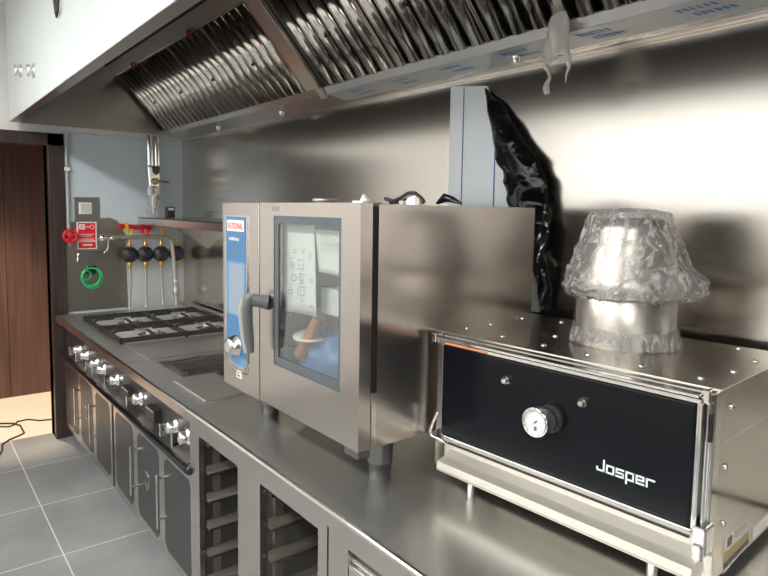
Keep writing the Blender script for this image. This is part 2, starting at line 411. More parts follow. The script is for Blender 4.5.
for i, y in enumerate(reg_y):
    x = -4.745
    t = thing('gas_regulator', (x, y, 1.305), lab[i], 'regulator', 'gas regulators on the manifold')
    MB().lathe((x-.03,y,1.305),(1,0,0),[(0,.02),(.004,.045),(.018,.057),(.024,.060),(.034,.060),(.040,.057),(.056,.045),(.066,.022),(.070,.0)],28,cap=False).build('diaphragm_housing','rubber_black',t)
    MB().lathe((x,y,1.36),(0,0,1),[(0,.011),(.012,.014),(.022,.014),(.03,.010),(.06,.010)],12).build('inlet','brass',t)
    MB().lathe((x,y,1.25),(0,0,-1),[(0,.012),(.01,.018),(.03,.018),(.034,.014),(.05,.014),(.055,.011)],12).build('outlet_nut','brass',t)
    pts = [(x,y,1.20),(x,y+.002,1.10),(x+.004,y+.008*(i-1),1.0),(x,y+.010*(i-1),.905)]
    MB().tube(pts,.0105,10).build('flexible_hose','grey_pipe',t)
    if i != 3:
        hb = MB()
        hb.lathe((x+.01,y+.012,1.445),(0,0,1),[(0,.013),(.02,.015),(.032,.010)],10)
        hb.prism([(x+.004,y,1.462),(x+.004,y+.026,1.462),(x+.004,y+.030,1.478),(x+.004,y+.018,1.497),(x+.004,y+.006,1.494)][::-1],(.012,0,0))
        if i == 0: hb.prism([(x+.02,y-.045,1.475),(x+.02,y-.012,1.475),(x+.02,y-.012,1.50),(x+.02,y-.022,1.545),(x+.02,y-.034,1.545),(x+.02,y-.032,1.50),(x+.02,y-.048,1.49)][::-1],(.012,0,0))
        hb.build('tap_lever', 'yellow_plastic' if i != 1 else 'red_plastic', t)
t = thing('red_pipe', (-4.80,1.39,1.50), 'short red pipe fitting behind the yellow levers below the shelf', 'pipe')
MB().tube([(-4.80,1.27,1.518),(-4.80,1.33,1.512),(-4.80,1.50,1.500)],.017,10).build('pipe','red_plastic',t)
MB().cyl((-4.80,1.435,1.50),(-4.80,1.435,1.46),.013).cyl((-4.80,1.30,1.515),(XW,1.30,1.515),.01).build('branch','red_plastic',t)
# coiled green cable hanging from a bracket
t = thing('cable_hook', (XW+.004,1.075,1.215), 'small steel bracket plate above the green coil', 'hook')
MB().box(XW+.004,XW+.016,1.045,1.11,1.165,1.222).build('back_plate','black_satin',t)
MB().box(XW+.016,XW+.020,1.088,1.118,1.170,1.226).tube([(XW+.016,1.05,1.22),(XW+.05,1.05,1.215),(XW+.05,1.05,1.235)],.004,6).build('bracket','chrome',t)
co = MB()
for k,(r,cy_,cz_,ph) in enumerate([(.066,1.083,1.145,0),(.060,1.078,1.150,1.),(.070,1.086,1.138,2.),(.063,1.074,1.146,3.)]):
    co.tube([(XW+.02+.006*k+.003*math.sin(3*a), cy_+r*math.cos(a+ph), cz_+r*1.05*math.sin(a+ph)) for a in [2*PI*i/28 for i in range(29)]], .0042, 6)
co.tube([(XW+.045, 1.045+.028*math.cos(a), 1.163+.03*math.sin(a)) for a in [2*PI*i/20 for i in range(21)]], .004, 6)
tag(co.build('cable_coil', 'green_cable', loc=(XW+.03,1.08,1.08)), 'coil of bright green cable hanging on the dark steel plate', 'cable')

# gas valve column under the hood
t = thing('fire_suppression_pipe', (-4.75,1.51,1.58), 'shiny vertical pipe with a brass tap on the pale blue panel, under the hood', 'pipe')
MB().cyl((-4.75,1.487,1.965),(-4.75,1.487,2.185),.024).cyl((-4.75,1.538,1.965),(-4.75,1.538,2.185),.021).build('twin_pipe','polished',t)
MB().prism([(-4.775,1.462,1.965),(-4.775,1.557,1.965),(-4.775,1.548,1.80),(-4.775,1.472,1.80)][::-1],(.05,0,0)).build('flattened_sleeve','steel_edge',t,bevel=.012,seg=3)
MB().prism([(-4.722,1.495,1.955),(-4.722,1.553,1.955),(-4.722,1.545,1.91),(-4.722,1.525,1.895),(-4.722,1.50,1.91)][::-1],(.004,0,0)).build('sleeve_label','oven_grey_foot',t)
MB().lathe((-4.725,1.515,1.848),(1,0,0),[(0,.024),(.015,.024),(.018,.015),(.03,.015)],14).tube([(-4.70,1.515,1.848),(-4.695,1.56,1.850),(-4.695,1.61,1.842)],.007,8).build('brass_tap','brass',t)
MB().cyl((-4.75,1.488,1.745),(-4.75,1.488,1.805),.022).cyl((-4.75,1.534,1.745),(-4.75,1.534,1.805),.020).build('white_cap','white_print',t)
w = MB()
N = 22; rows = 16; vs = []
for r in range(rows+1):
    z = 1.745 - r*(1.745-1.60)/rows
    for j in range(N):
        a = 2*PI*j/N; p = Vector((math.cos(a), math.sin(a), z*9)); q = .038 + .014*noise.noise(p*2.2) + (.006 if r > 9 else 0)
        vs.append((-4.75+q*math.cos(a), 1.508+q*1.15*math.sin(a), z))
w.add(vs, [(i*N+j, i*N+(j+1)%N, (i+1)*N+(j+1)%N, (i+1)*N+j) for i in range(rows) for j in range(N)], False)
w.build('plastic_sleeve','clear_wrap',t)
MB().cyl((-4.75,1.508,1.60),(-4.75,1.508,1.75),.02).build('core_pipe','polished',t)

# wall shelf on the back wall
t = thing('wall_shelf', (-3.9,1.59,1.53), 'narrow stainless wall shelf above the gas regulators', 'shelf')
MB().box(-4.838,-2.95,1.42,YB-.001,1.572,1.578).box(-4.838,-2.95,1.42,1.424,1.527,1.578).box(-4.838,-2.95,YB-.006,YB-.001,1.578,1.62).build('shelf_board','steel_front',t,bevel=.001)
for x in (-4.35,-3.15):
    MB().prism([(x,1.44,1.571),(x,YB-.001,1.571),(x,YB-.001,1.36)],(.004,0,0)).build('shelf_bracket','steel_plain',t)
t = thing('black_adapter', (-4.68,1.60,1.578), 'small black plug adapter standing on the wall shelf', 'adapter')
MB().box(-4.70,-4.65,1.575,1.635,1.579,1.66).build('body','black_satin',t,bevel=.004)
MB().box(-4.649,-4.6485,1.585,1.625,1.635,1.652).build('label','logo_white',t)

# ------------------------------------------------------------------ cooking range
RXL, RXR = -4.74, -2.2735
t = thing('cooking_range', (-3.5, 1.3, 0), 'stainless professional range with dark framed doors and chrome knobs', 'range')
RG = t
tp = MB()
y0, y1, z0, z1 = .835, 1.70, .862, .9
WX, WXX, WY, WYY = -2.985, -2.70, 1.0, 1.50           # sunken well
tp.box(RXL, RXR, y0, .945, z0, z1)
tp.box(RXL, WX, .9455, y1, z0, z1).box(WXX, RXR, .9455, y1, z0, z1).box(WX, WXX, .9455, WY, z0, z1).box(WX, WXX, WYY, y1, z0, z1)
tp.build('top_plate', 'steel_scuffed', t, bevel=.0015)
MB().cyl((RXL,.8355,.8935),(RXR,.8355,.8935),.0072,16).build('rolled_edge','polished',t)
MB().box(RXL, RXR, .8285, .8345, .8535, .893).build('front_nosing', 'steel_front', t, bevel=.001)
MB().box(RXL, RXR, 1.70, 1.742, z0, .93).build('rear_upstand', 'steel_plain', t, bevel=.002)
MB().box(-3.49,-3.105,.947,1.62,.9005,.906).build('solid_hotplate','steel_scuffed',t,bevel=.002)
MB().box(-3.098,-3.0955,.83,1.70,.9002,.9012).build('panel_joint','steel_edge',t)
wl = MB()
wl.box(WX,WX+.004,WY,WYY,.74,.899).box(WXX-.004,WXX,WY,WYY,.74,.899).box(WX,WXX,WY,WY+.004,.74,.899).box(WX,WXX,WYY-.004,WYY,.74,.899).box(WX,WXX,WY,WYY,.735,.74)
wl.build('sunken_well','interior',t)
rim = MB()
rim.box(WX-.035,WX,WY-.035,WYY+.03,.9005,.907).box(WXX,WXX+.012,WY-.035,WYY+.03,.9005,.907).box(WX,WXX,WY-.035,WY,.9005,.907).box(WX,WXX,WYY,WYY+.03,.9005,.907)
rim.build('well_rim','steel_edge',t,bevel=.002)
MB().cyl((-2.9,1.05,.745),(-2.9,1.05,.88),.018).cyl((-2.78,1.2,.745),(-2.78,1.2,.80),.03).build('drain_standpipe','steel_plain',t)
MB().box(WX+.03,WXX-.02,1.1,1.45,.78,.80).build('element_plate','black_satin',t)
MB().box(-2.655,-2.30,.915,1.60,.9005,.908).build('cover_plate','steel_scuffed',t,bevel=.003)
MB().box(-2.675,-2.60,1.105,1.14,.908,.925).build('cover_latch','black_satin',t,bevel=.004)
MB().box(RXL+.02, RXR-.002, .885, .893, .60, .858).build('control_panel', 'panel_dark', t)
MB().box(RXL, RXR, .893, 1.68, .12, .856).build('carcass', 'panel_dark', t)
# bumper rail
prof = [(.885,.6675)] + [(.838+.0165*math.cos(a), .651+.0165*math.sin(a)) for a in [PI/2+PI*i/10 for i in range(11)]] + [(.885,.6345)]
MB().prism([(RXL+.03,p[0],p[1]) for p in prof],(RXR-.002-RXL-.03,0,0)).build('bumper_rail','black_gloss',t)
MB().box(RXL+.03,RXR-.03,.840,.884,.668,.670).build('rail_shelf','steel_hood',t)
MB().lathe((RXR-.002,.842,.651),(1,0,0),[(0,.018),(.010,.018),(.014,.013)],20).build('rail_end_cap','rubber_black',t)
# knobs
for i, x in enumerate([-4.295,-4.107,-3.859,-3.701,-3.435,-3.03,-2.55,-2.408]):
    k = MB().lathe((x,.885,.735),(0,-1,0),[(0,.038),(.004,.038),(.008,.031),(.014,.029),(.034,.027),(.040,.022),(.042,.012)],24).build('control_knob','chrome',t)
    MB().box(x-.006,x+.006,.818,.846,.704,.760).build('knob_grip','chrome',k,bevel=.002)
for x in (-3.326,-2.929):
    MB().lathe((x,.885,.766),(0,-1,0),[(0,.014),(.008,.014),(.012,.009)],12).build('indicator_button','chrome',t)
for x0, x1 in ((-3.237,-3.116),(-2.845,-2.730)):
    bx = MB().box(x0,x1,.852,.884,.700,.758).build('thermostat_guard','black_satin',t,bevel=.003)
    MB().box(x0+.006,x1-.006,.8514,.8522,.748,.753).build('guard_trim','steel_edge',bx)
# doors: two banks of three
def chamf(x0,x1,z0,z1,c,y):
    return [(x0+c,y,z0),(x1-c,y,z0),(x1,y,z0+c),(x1,y,z1-c),(x1-c,y,z1),(x0+c,y,z1),(x0,y,z1-c),(x0,y,z0+c)]
banks = [(-4.70,-3.53),(-3.49,-2.315)]
for bi,(a,c) in enumerate(banks):
    w3 = (c-a)/3
    for j in range(3):
        x0, x1 = a+w3*j+.002, a+w3*(j+1)-.002
        d = MB().box(x0,x1,.875,.8925,.118,.600).build('door','steel_front',t,bevel=.0015)
        fr = .036
        pl = MB()
        pl.prism(chamf(x0+fr,x1-fr,.150,.566,.030,.8755),(0,-.0018,0))
        pl.build('door_panel','panel_dark',d)
        if j > 0:
            xh = x0 + .064
            h = MB().box(xh-.008,xh+.008,.829,.838,.262,.505).build('handle','steel_edge',d,bevel=.002)
            for zz in (.305,.485): MB().cyl((xh,.8755,zz),(xh,.834,zz),.0065).build('handle_post','chrome',h)
        if j == 1:
            xc = (x0+x1)/2+.0; zc = .37
            e = MB(); e.prism([(xc-.030,.8735,zc+.040),(xc,.8735,zc+.047),(xc+.030,.8735,zc+.040),(xc+.028,.8735,zc-.01),(xc+.015,.8735,zc-.035),(xc,.8735,zc-.048),(xc-.015,.8735,zc-.035),(xc-.028,.8735,zc-.01)],(0,-.003,0))
            e.mat(1); e.prism([(xc-.021,.8704,zc+.030),(xc-.004,.8704,zc+.033),(xc-.004,.8704,zc-.012),(xc-.019,.8704,zc-.012)],(0,-.0006,0)); e.prism([(xc+.002,.8704,zc+.020),(xc+.020,.8704,zc+.028),(xc+.016,.8704,zc-.014),(xc+.003,.8704,zc-.034)],(0,-.0006,0))
            e.build('emblem',['steel_edge','panel_dark'],d)
MB().box(RXL,RXR,.876,1.66,.108,.1175).build('base_rail','steel_front',t)
MB().box(RXL,-4.702,.875,.8925,.118,.60).build('end_post','steel_front',t)
for x in (-4.6,-4.0,-3.5,-3.0,-2.55,-2.32):
    for y in (1.0,1.6):
        MB().lathe((x,y,0),(0,0,1),[(0,.028),(.01,.028),(.014,.018),(.119,.018)],14).build('foot','black_satin',t)
# burners
for x in (-4.17,-3.735):
    for y in (1.165,1.52):
        bn = MB().lathe((x,y,.9),(0,0,1),[(0,.085),(.003,.085),(.006,.06),(.008,.048),(.018,.048),(.019,.040)],28).build('burner','steel_edge',t)
        MB().lathe((x,y,.919),(0,0,1),[(0,.038),(.006,.040),(.010,.036),(.012,.02)],24).build('burner_cap','aluminium',bn)
for x in (-4.17,-3.735):
    MB().box(x-.200,x+.200,.955,1.655,.9003,.9035).build('drip_tray','aluminium',t,bevel=.002)
# pan supports
def pan_support(cx, label):
    t = thing('pan_support', (cx,1.305,.904), label, 'pan support', 'cast iron pan supports on the range')
    x0,x1,ya,yb = cx-.215,cx+.215,.925,1.66
    f = MB(); zt,zb = .938,.910
    def bar(xa,xb,yc,yd): f.box(xa,xb,yc,yd,zb,zt)
    bar(x0,x1,ya,ya+.012); bar(x0,x1,yb-.012,yb); bar(x0,x0+.012,ya,yb); bar(x1-.012,x1,ya,yb); bar(x0,x1,1.295,1.307)
    for xx in (x0+.01,x1-.01):
        for yy in (ya+.01,yb-.01,1.30): f.box(xx-.009,xx+.009,yy-.009,yy+.009,.9035,.94)
    f.build('outer_frame','cast_iron',t,bevel=.003)
    for yc in (1.115,1.478):
        g = MB()
        for a in range(0,8,2):
            an = PI/4*a; dx,dy = math.cos(an),math.sin(an)
            ro = .206 if abs(dx)>.5 else .172
            ri = .05 if a%2==0 else .075
            px,py = -dy*.005,dx*.005
            pts = [(cx+dx*ri,yc+dy*ri,.934),(cx+dx*ri,yc+dy*ri,.944),(cx+dx*(ri+.02),yc+dy*(ri+.02),.950),(cx+dx*ro*.8,yc+dy*ro*.8,.948),(cx+dx*ro,yc+dy*ro,.940),(cx+dx*ro,yc+dy*ro,.918),(cx+dx*ro*.88,yc+dy*ro*.88,.933)]
            pts = [(p[0]+px,p[1]+py,p[2]) for p in pts]
            g.prism(pts,(-2*px,-2*py,0))
        g.build('support_fingers','cast_iron',t,bevel=.002)
pan_support(-4.17,'black cast iron pan support on the range, nearer the end wall')
pan_support(-3.735,'black cast iron pan support on the range, beside the flat steel plate')

# ------------------------------------------------------------------ steel worktop and cabinets beneath
CX0, CX1 = -2.270, .75
t = thing('worktop', (-.8,1.28,.855), 'long stainless worktop carrying both ovens', 'worktop')
MB().box(CX0,CX1,.834,1.745,.862,.9).build('top_sheet','steel_top',t)
MB().cyl((CX0,.8375,.8905),(CX1,.8375,.8905),.0102,20).build('rolled_edge','polished',t)
MB().box(CX0,CX1,.8285,.8345,.854,.8925).build('front_edge','steel_front',t,bevel=.001)
t = thing('tray_cabinet', (-1.78,1.2,0), 'open stainless cabinet with two bays of tray runners left of the recessed-grip cabinet', 'cabinet')
A, B_, C_, D_, E_, F_ = -2.268,-2.178,-1.842,-1.682,-1.345,-1.300
fr = MB()
fr.box(A,B_,.842,.862,.12,.8535).box(C_,D_,.842,.862,.12,.8535).box(E_,F_,.842,.862,.12,.8535)
fr.box(B_,C_,.842,.862,.815,.8535).box(D_,E_,.842,.862,.815,.8535).box(B_,C_,.842,.862,.12,.16).box(D_,E_,.842,.862,.12,.16)
fr.build('front_frame','steel_front',t)
MB().box(A,F_,.836,.8418,.8485,.8535).build('shadow_gap','dark_gap',t)
ca = MB()
for x in (A,F_-.004): ca.box(x,x+.004,.862,1.70,.12,.85)
ca.box(C_+.02,C_+.024,.862,1.70,.12,.85).box(D_-.024,D_-.02,.862,1.70,.12,.85)
ca.box(A,F_,1.66,1.664,.12,.85).box(A,F_,.862,1.70,.12,.124).box(A,F_,.862,1.7,.848,.852)
ca.build('carcass','interior',t)
for bx0,bx1 in ((B_,C_),(D_,E_)):
    for yy in (.90,1.48):
        MB().box(bx0-.030,bx0-.012,yy,yy+.03,.13,.845).box(bx1+.002,bx1+.012,yy,yy+.03,.13,.845).build('rail_upright','steel_rail',t)
    for zr in (.775,.667,.560,.453,.345,.237):
        MB().box(bx0+.001,bx0+.026,.868,1.56,zr,zr+.0025).box(bx0+.001,bx0+.0035,.868,1.56,zr,zr+.028).mat(1).box(bx0+.0255,bx0+.028,.868,1.56,zr-.004,zr+.004).build('tray_rail',['steel_rail','polished'],t)
        MB().box(bx1-.020,bx1-.001,.868,1.56,zr,zr+.0025).box(bx1-.0035,bx1-.001,.868,1.56,zr,zr+.036).build('tray_rail','steel_rail',t)
for x in (-2.2,-1.76,-1.34):
    for y in (.9,1.6): MB().lathe((x,y,0),(0,0,1),[(0,.03),(.01,.03),(.014,.02),(.12,.02)],14).build('foot','black_satin',t)
t = thing('recessed_grip_cabinet', (-.6,1.2,0), 'stainless cabinet with recessed finger grip under the worktop front', 'cabinet')
G0,G1 = -1.293,.74
MB().box(G0,G1,.864,1.70,.12,.85).build('carcass','interior',t)
fr = MB()
for x0,x1 in ((G0,-1.205),(-.70,-.61),(-.10,-.01),(.50,G1)): fr.box(x0,x1,.842,.864,.12,.8535)
fr.box(-1.205,.50,.842,.864,.822,.8535)
fr.build('front_frame','steel_front',t)
for x0,x1 in ((-1.203,-.702),(-.608,-.102),(-.008,.498)):
    d = MB().box(x0,x1,.843,.862,.13,.775).build('door','steel_front',t,bevel=.001)
    MB().box(x0,x1,.843,.846,.775,.783).box(x0,x1,.852,.862,.776,.80).build('grip_lip','steel_edge',d)
for x in (-1.25,-.65,-.05,.6):
    for y in (.92,1.6): MB().lathe((x,y,0),(0,0,1),[(0,.03),(.01,.03),(.014,.02),(.12,.02)],14).build('foot','black_satin',t)

# ------------------------------------------------------------------ combi oven
OX0,OX1,OY,OZ0,OZ1 = -2.123,-1.273,.918,1.022,1.678
t = thing('combi_oven', (-1.7,1.26,.9), 'large stainless combi oven with blue control panel and glass door', 'oven')
OV = t
MB().box(OX0+.002,OX1,.976,1.604,1.030,OZ1-.003).build('side_casing','steel_oven',t,bevel=.002)
cavity = None
MB().box(OX0+.03,OX1-.008,.955,.977,1.035,OZ1-.01).build('door_groove','dark_gap',t)
# control column
MB().box(OX0,-1.838,OY,.966,OZ0,OZ1).build('control_column','steel_oven',t,bevel=.002)
cp = MB().prism([(-2.098,.9178,1.634),(-1.918,.9178,1.634),(-1.918,.9178,1.13),(-1.945,.9178,1.105),(-1.99,.9178,1.10),(-2.06,.9178,1.115),(-2.098,.9178,1.14)],(0,-.004,0)).build('control_panel','steel_edge',t)
MB().prism([(-2.080,.9138,1.630),(-1.925,.9138,1.630),(-1.925,.9138,1.135),(-1.95,.9138,1.112),(-1.985,.9138,1.106),(-2.050,.9138,1.12),(-2.080,.9138,1.145)],(0,-.0012,0)).build('blue_panel','oven_blue_light',cp)
MB().box(-2.080,-1.925,.9122,.9128,1.475,1.630).build('panel_header','oven_blue',cp)
MB().box(-2.058,-1.936,.9115,.9127,1.290,1.468).build('display','display_grey',cp)
MB().box(-2.080,-1.925,.9120,.9126,1.1455,1.285).build('panel_footer','oven_blue',cp)
MB().box(-2.070,-1.936,.9112,.9121,1.580,1.618).build('name_plate','white_print',cp)
lg = text_mb('RATIONAL',.030,(-2.065,.9108,1.588),(1,0,0),(0,0,1),squeeze=.84,bold=.0009)
lg.build('name_lettering','red_sign',cp)
text_mb('whitefficiency',.018,(-2.056,.9110,1.548),(1,0,0),(0,0,1),squeeze=.86,bold=.0004).build('small_lettering','logo_white',cp)
MB().box(-2.022,-1.996,.911,.912,1.508,1.512).box(-2.022,-1.996,.911,.912,1.500,1.504).build('panel_icon','ink',cp)
dl = MB().lathe((-2.004,.914,1.178),(0,-1,0),[(0,.040),(.004,.040),(.006,.036),(.026,.034),(.031,.030)],32).build('dial','steel_edge',cp)
MB().lathe((-2.004,.8830,1.178),(0,-1,0),[(-.002,.029),(.002,.029),(.004,.020)],28).build('dial_cap','polished',dl)
MB().box(-2.010,-1.970,.9165,.9178,1.066,1.092).mat(1).box(-2.004,-1.978,.916,.9165,1.070,1.078).prism([(-2.002,.916,1.080),(-1.992,.916,1.080),(-1.982,.916,1.090),(-1.99,.916,1.090)],(0,-.0005,0)).build('rating_sticker',['white_print','ink'],t)
MB().tube([(-2.07,.914,1.112),(-2.0,.914,1.088),(-1.93,.914,1.090),(-1.922,.914,1.12)],.0018,6).build('panel_seal_edge','steel_edge',cp)
# door with window opening
DX0,DX1 = -1.830,OX1
GX0,GX1,GZ0,GZ1 = -1.736,-1.360,1.168,1.638
d = MB()
d.box(DX0,GX0,OY,.956,OZ0+.006,OZ1).box(GX1,DX1,OY,.956,OZ0+.006,OZ1).box(GX0,GX1,OY,.956,GZ1,OZ1).box(GX0,GX1,OY,.956,OZ0+.006,GZ0)
door = d.build('oven_door','steel_oven',t)
MB().box(-1.335,DX1+.0015,.917,.9575,1.008,1.028).build('hinge_block','oven_grey_foot',door,bevel=.003)
MB().box(DX1-.006,DX1+.002,.958,.975,1.03,1.18).build('hinge_cover','steel_edge',door,bevel=.001)
wfm = MB()
bw = .026
wfm.box(GX0,GX0+bw,.920,.926,GZ0,GZ1).box(GX1-bw*.5,GX1,.920,.926,GZ0,GZ1).box(GX0+bw,GX1-bw*.5,.920,.926,GZ1-bw*.9,GZ1).box(GX0+bw,GX1-bw*.5,.920,.926,GZ0,GZ0+.028)
wfm.build('window_border','seal_blue_grey',door)
MB().box(GX0,GX1,.9185,.9215,GZ0-.003,GZ0).box(GX0-.002,GX0,.9185,.9215,GZ0,GZ1).build('window_bead','chrome',door)
MB().box(GX0+bw,GX1-bw*.5,.922,.924,GZ0+.028,GZ1-bw*.9).build('window_glass','oven_glass',door)
# cavity seen through the glass (in front of the casing face, recessed by an inner liner)
hd = MB().tube([(-1.776,.918,1.362),(-1.782,.905,1.364),(-1.800,.876,1.370)],.022,18,rs=[.026,.022,.021]).build('handle_boss','handle_grey',door)
pts = [(-1.806,.880,1.384),(-1.810,.868,1.372),(-1.812,.862,1.34),(-1.812,.864,1.29),(-1.808,.868,1.24),(-1.803,.872,1.198)]
MB().tube(pts,.02,14,rs=[.016,.020,.0185,.0175,.0165,.011]).build('handle_grip','handle_grey',door)
MB().tube([(p[0]-.010,p[1]-.010,p[2]) for p in pts[1:]],.012,10,rs=[.013,.014,.013,.012,.008]).build('grip_inlay','handle_light',door)
MB().box(-1.748,-1.70,.9174,.9180,1.652,1.667).build('door_label','steel_hood',door)
# feet, top fittings
for x in (-1.355,-2.02):
    for y in (1.055,1.50):
        MB().lathe((x,y,.9),(0,0,1),[(0,.031),(.045,.031),(.046,.036),(.05,.036),(.085,.036),(.131,.042)],24).build('foot','oven_grey_foot',t)
MB().lathe((-1.885,1.2,OZ1-.003),(0,0,1),[(0,.040),(.012,.040),(.014,.046),(.022,.046),(.024,.036)],28).build('vent_cap','grey_pipe',t)
# shallow cavity behind glass: liner box built into the casing (dark walls, rack, contents)
ins = MB()
cx0,cx1,cy0,cy1,cz0,cz1 = -1.80,-1.30,.957,1.50,1.06,1.66
# ------------------------------------------------------------------ things inside the oven (see below)
# re-cut the casing so that the cavity is open to the door
bpy.data.objects.remove(bpy.data.objects['side_casing']); bpy.data.objects.remove(bpy.data.objects['door_groove'])
cs = MB()
X0,X1,Ya,Yb,Za,Zb = OX0+.002,OX1,.976,1.604,1.030,OZ1-.003
cs.box(X0,cx0,Ya,Yb,Za,Zb).box(cx1,X1,Ya,Yb,Za,Zb).box(cx0,cx1,cy1,Yb,Za,Zb).box(cx0,cx1,Ya,cy1,Za,cz0).box(cx0,cx1,Ya,cy1,cz1,Zb)
cs.build('side_casing','steel_oven',OV)
dg = MB()
dg.box(X0+.03,cx0,.955,.9765,Za+.005,Zb-.008).box(cx1,X1-.008,.955,.9765,Za+.005,Zb-.008).box(cx0,cx1,.955,.9765,Za+.005,cz0).box(cx0,cx1,.955,.9765,cz1,Zb-.008)
dg.build('door_groove','dark_gap',OV)
ln = MB()
ln.box(cx0,cx0+.003,.958,cy1,cz0,cz1).box(cx1-.003,cx1,.958,cy1,cz0,cz1).box(cx0,cx1,cy1-.003,cy1,cz0,cz1).box(cx0,cx1,.958,cy1,cz0,cz0+.003).box(cx0,cx1,.958,cy1,cz1-.003,cz1)
ln.build('cavity_liner','interior',OV)
MB().cyl((-1.775,.985,1.065),(-1.775,.985,1.655),.006).cyl((-1.75,.985,1.065),(-1.75,.985,1.655),.004).cyl((-1.775,1.42,1.065),(-1.775,1.42,1.655),.006).build('rack_upright','chrome',OV)
MB().box(-1.795,-1.765,.99,1.42,1.10,1.104).box(-1.795,-1.765,.99,1.42,1.21,1.214).box(-1.795,-1.765,.99,1.42,1.33,1.334).box(-1.795,-1.765,.99,1.42,1.45,1.454).build('rack_rail','chrome',OV)

def sheet(name, corners, label, marks, curl=.01):
    a, b_, c, d_ = [Vector((p[0],.952,p[1])) for p in corners]   # TL TR BR BL
    t = thing(name, tuple((c+d_)/2), label, 'paper')
    n = 8; vs = []
    for i in range(n+1):
        for j in range(n+1):
            u, v = i/n, j/n
            p = a.lerp(b_,u).lerp(d_.lerp(c,u),v); p = p + Vector((0,curl*math.sin(PI*u)*(.3+v) , 0)); vs.append(p)
    MB().add(vs,[(i*(n+1)+j,(i+1)*(n+1)+j,(i+1)*(n+1)+j+1,i*(n+1)+j+1) for i in range(n) for j in range(n)],True).build('page','paper',t,solid=.0006)
    mk = MB()
    for (u,v,w,h) in marks:
        pts = []
        for uu,vv in ((u,v),(u+w,v),(u+w,v+h),(u,v+h)):
            p = a.lerp(b_,uu).lerp(d_.lerp(c,uu),vv); p = p + Vector((0,curl*math.sin(PI*uu)*(.3+vv)-.0008,0)); pts.append(p)
        mk.add(pts,[(0,1,2,3)])
    mk.build('printed_drawing','ink',t)
    return t
mk = []
def rect(u,v,w,h,s=.012): mk.extend([(u,v,w,s*.6),(u,v+h,w,s*.6),(u,v,s,h),(u+w,v,s,h)])
rect(.28,.29,.07,.035); rect(.53,.29,.09,.03); rect(.40,.40,.16,.10); rect(.18,.44,.10,.06); rect(.42,.55,.14,.08); rect(.20,.58,.12,.06); rect(.46,.55,.05,.10)
rect(.36,.70,.22,.09); rect(.44,.66,.10,.20); rect(.12,.74,.10,.05); rect(.78,.32,.07,.06); rect(.80,.60,.10,.03)
for q in range(16): mk.append((random.choice([.15,.25,.38,.50,.78])+random.uniform(0,.05), random.uniform(.30,.86), random.uniform(.03,.12), .005))
mk += [(.78,.88,.05,.03),(.88,.89,.04,.035),(.84,.94,.12,.006)]
sheet('instruction_sheet',[(-1.729,1.617),(-1.550,1.620),(-1.538,1.342),(-1.731,1.336)],'tall white installation sheet with line drawings behind the oven glass',mk)
mk2 = [(.12,.05+.035*i,random.uniform(.35,.75),.005) for i in range(14)] + [(.1,.12,.78,.006),(.1,.30,.78,.006)]
sheet('instruction_sheet',[(-1.545,1.602),(-1.375,1.600),(-1.375,1.470),(-1.524,1.480)],'smaller text sheet tilted behind the oven glass, right of the drawings',mk2,.006)
def blob(name, c, r, mt, label, cat, seed, amp=.25, n=20, flat=None):
    t = MB(); vs = []; rows = n
    for i in range(rows+1):
        th = PI*i/rows
        for j in range(2*n):
            ph = PI*j/n; d = Vector((math.sin(th)*math.cos(ph), math.sin(th)*math.sin(ph), math.cos(th)))
            k = 1+amp*noise.noise(d*2.1+Vector((seed,0,0)))+amp*.4*noise.noise(d*6+Vector((0,seed,0)))
            z = c[2]+d.z*r[2]*k
            if flat is not None: z = max(z, flat)
            vs.append((c[0]+d.x*r[0]*k, c[1]+d.y*r[1]*k, z))
    m_ = 2*n
    t.add(vs,[(i*m_+j,(i+1)*m_+j,(i+1)*m_+(j+1)%m_,i*m_+(j+1)%m_) for i in range(rows) for j in range(m_)],True)
    return tag(t.build(name,mt,loc=(c[0],c[1],c[2]-r[2])),label,cat)
blob('blue_shape',(-1.60,1.07,1.170),(.17,.095,.115),'crumpled_blue','crumpled blue shape at the bottom of the oven','bundle',3.,flat=1.0635)  # crumpled blue shape set low behind the glass
blob('plastic_bag',(-1.46,1.10,1.295),(.12,.08,.06),'pale_bag','pale bluish plastic bag on top of the blue shape in the oven','bag',8.,.2)
b_ = MB().box(-1.59,-1.46,1.00,1.06,1.345,1.425).build('carton','box_white',loc=(-1.525,1.03,1.345),bevel=.003); tag(b_,'white cardboard carton behind the lower corner of the text sheet','carton')
b_ = MB().tube([(-1.68,.985,1.20),(-1.64,.985,1.25),(-1.60,.985,1.30),(-1.575,.985,1.335)],.028,14,rs=[.024,.022,.020,.017]).build('reflected_brown','cardboard',loc=(-1.70,1.02,1.15)); tag(b_,'reddish brown shape built for a reflection in the oven glass','tube')  # solid built for a skin-coloured reflection in the oven glass
b_ = MB().lathe((-1.64,1.0,1.262),(.10,-.16,1),[(0,.02),(.003,.03),(.005,.058),(.008,.060),(.006,.03)],26).build('reflected_oval','cream_wall',loc=(-1.63,.99,1.26)); tag(b_,'pale oval built for a reflection in the oven glass, by the brown shape','dish')  # solid built for the pale oval of the same reflection

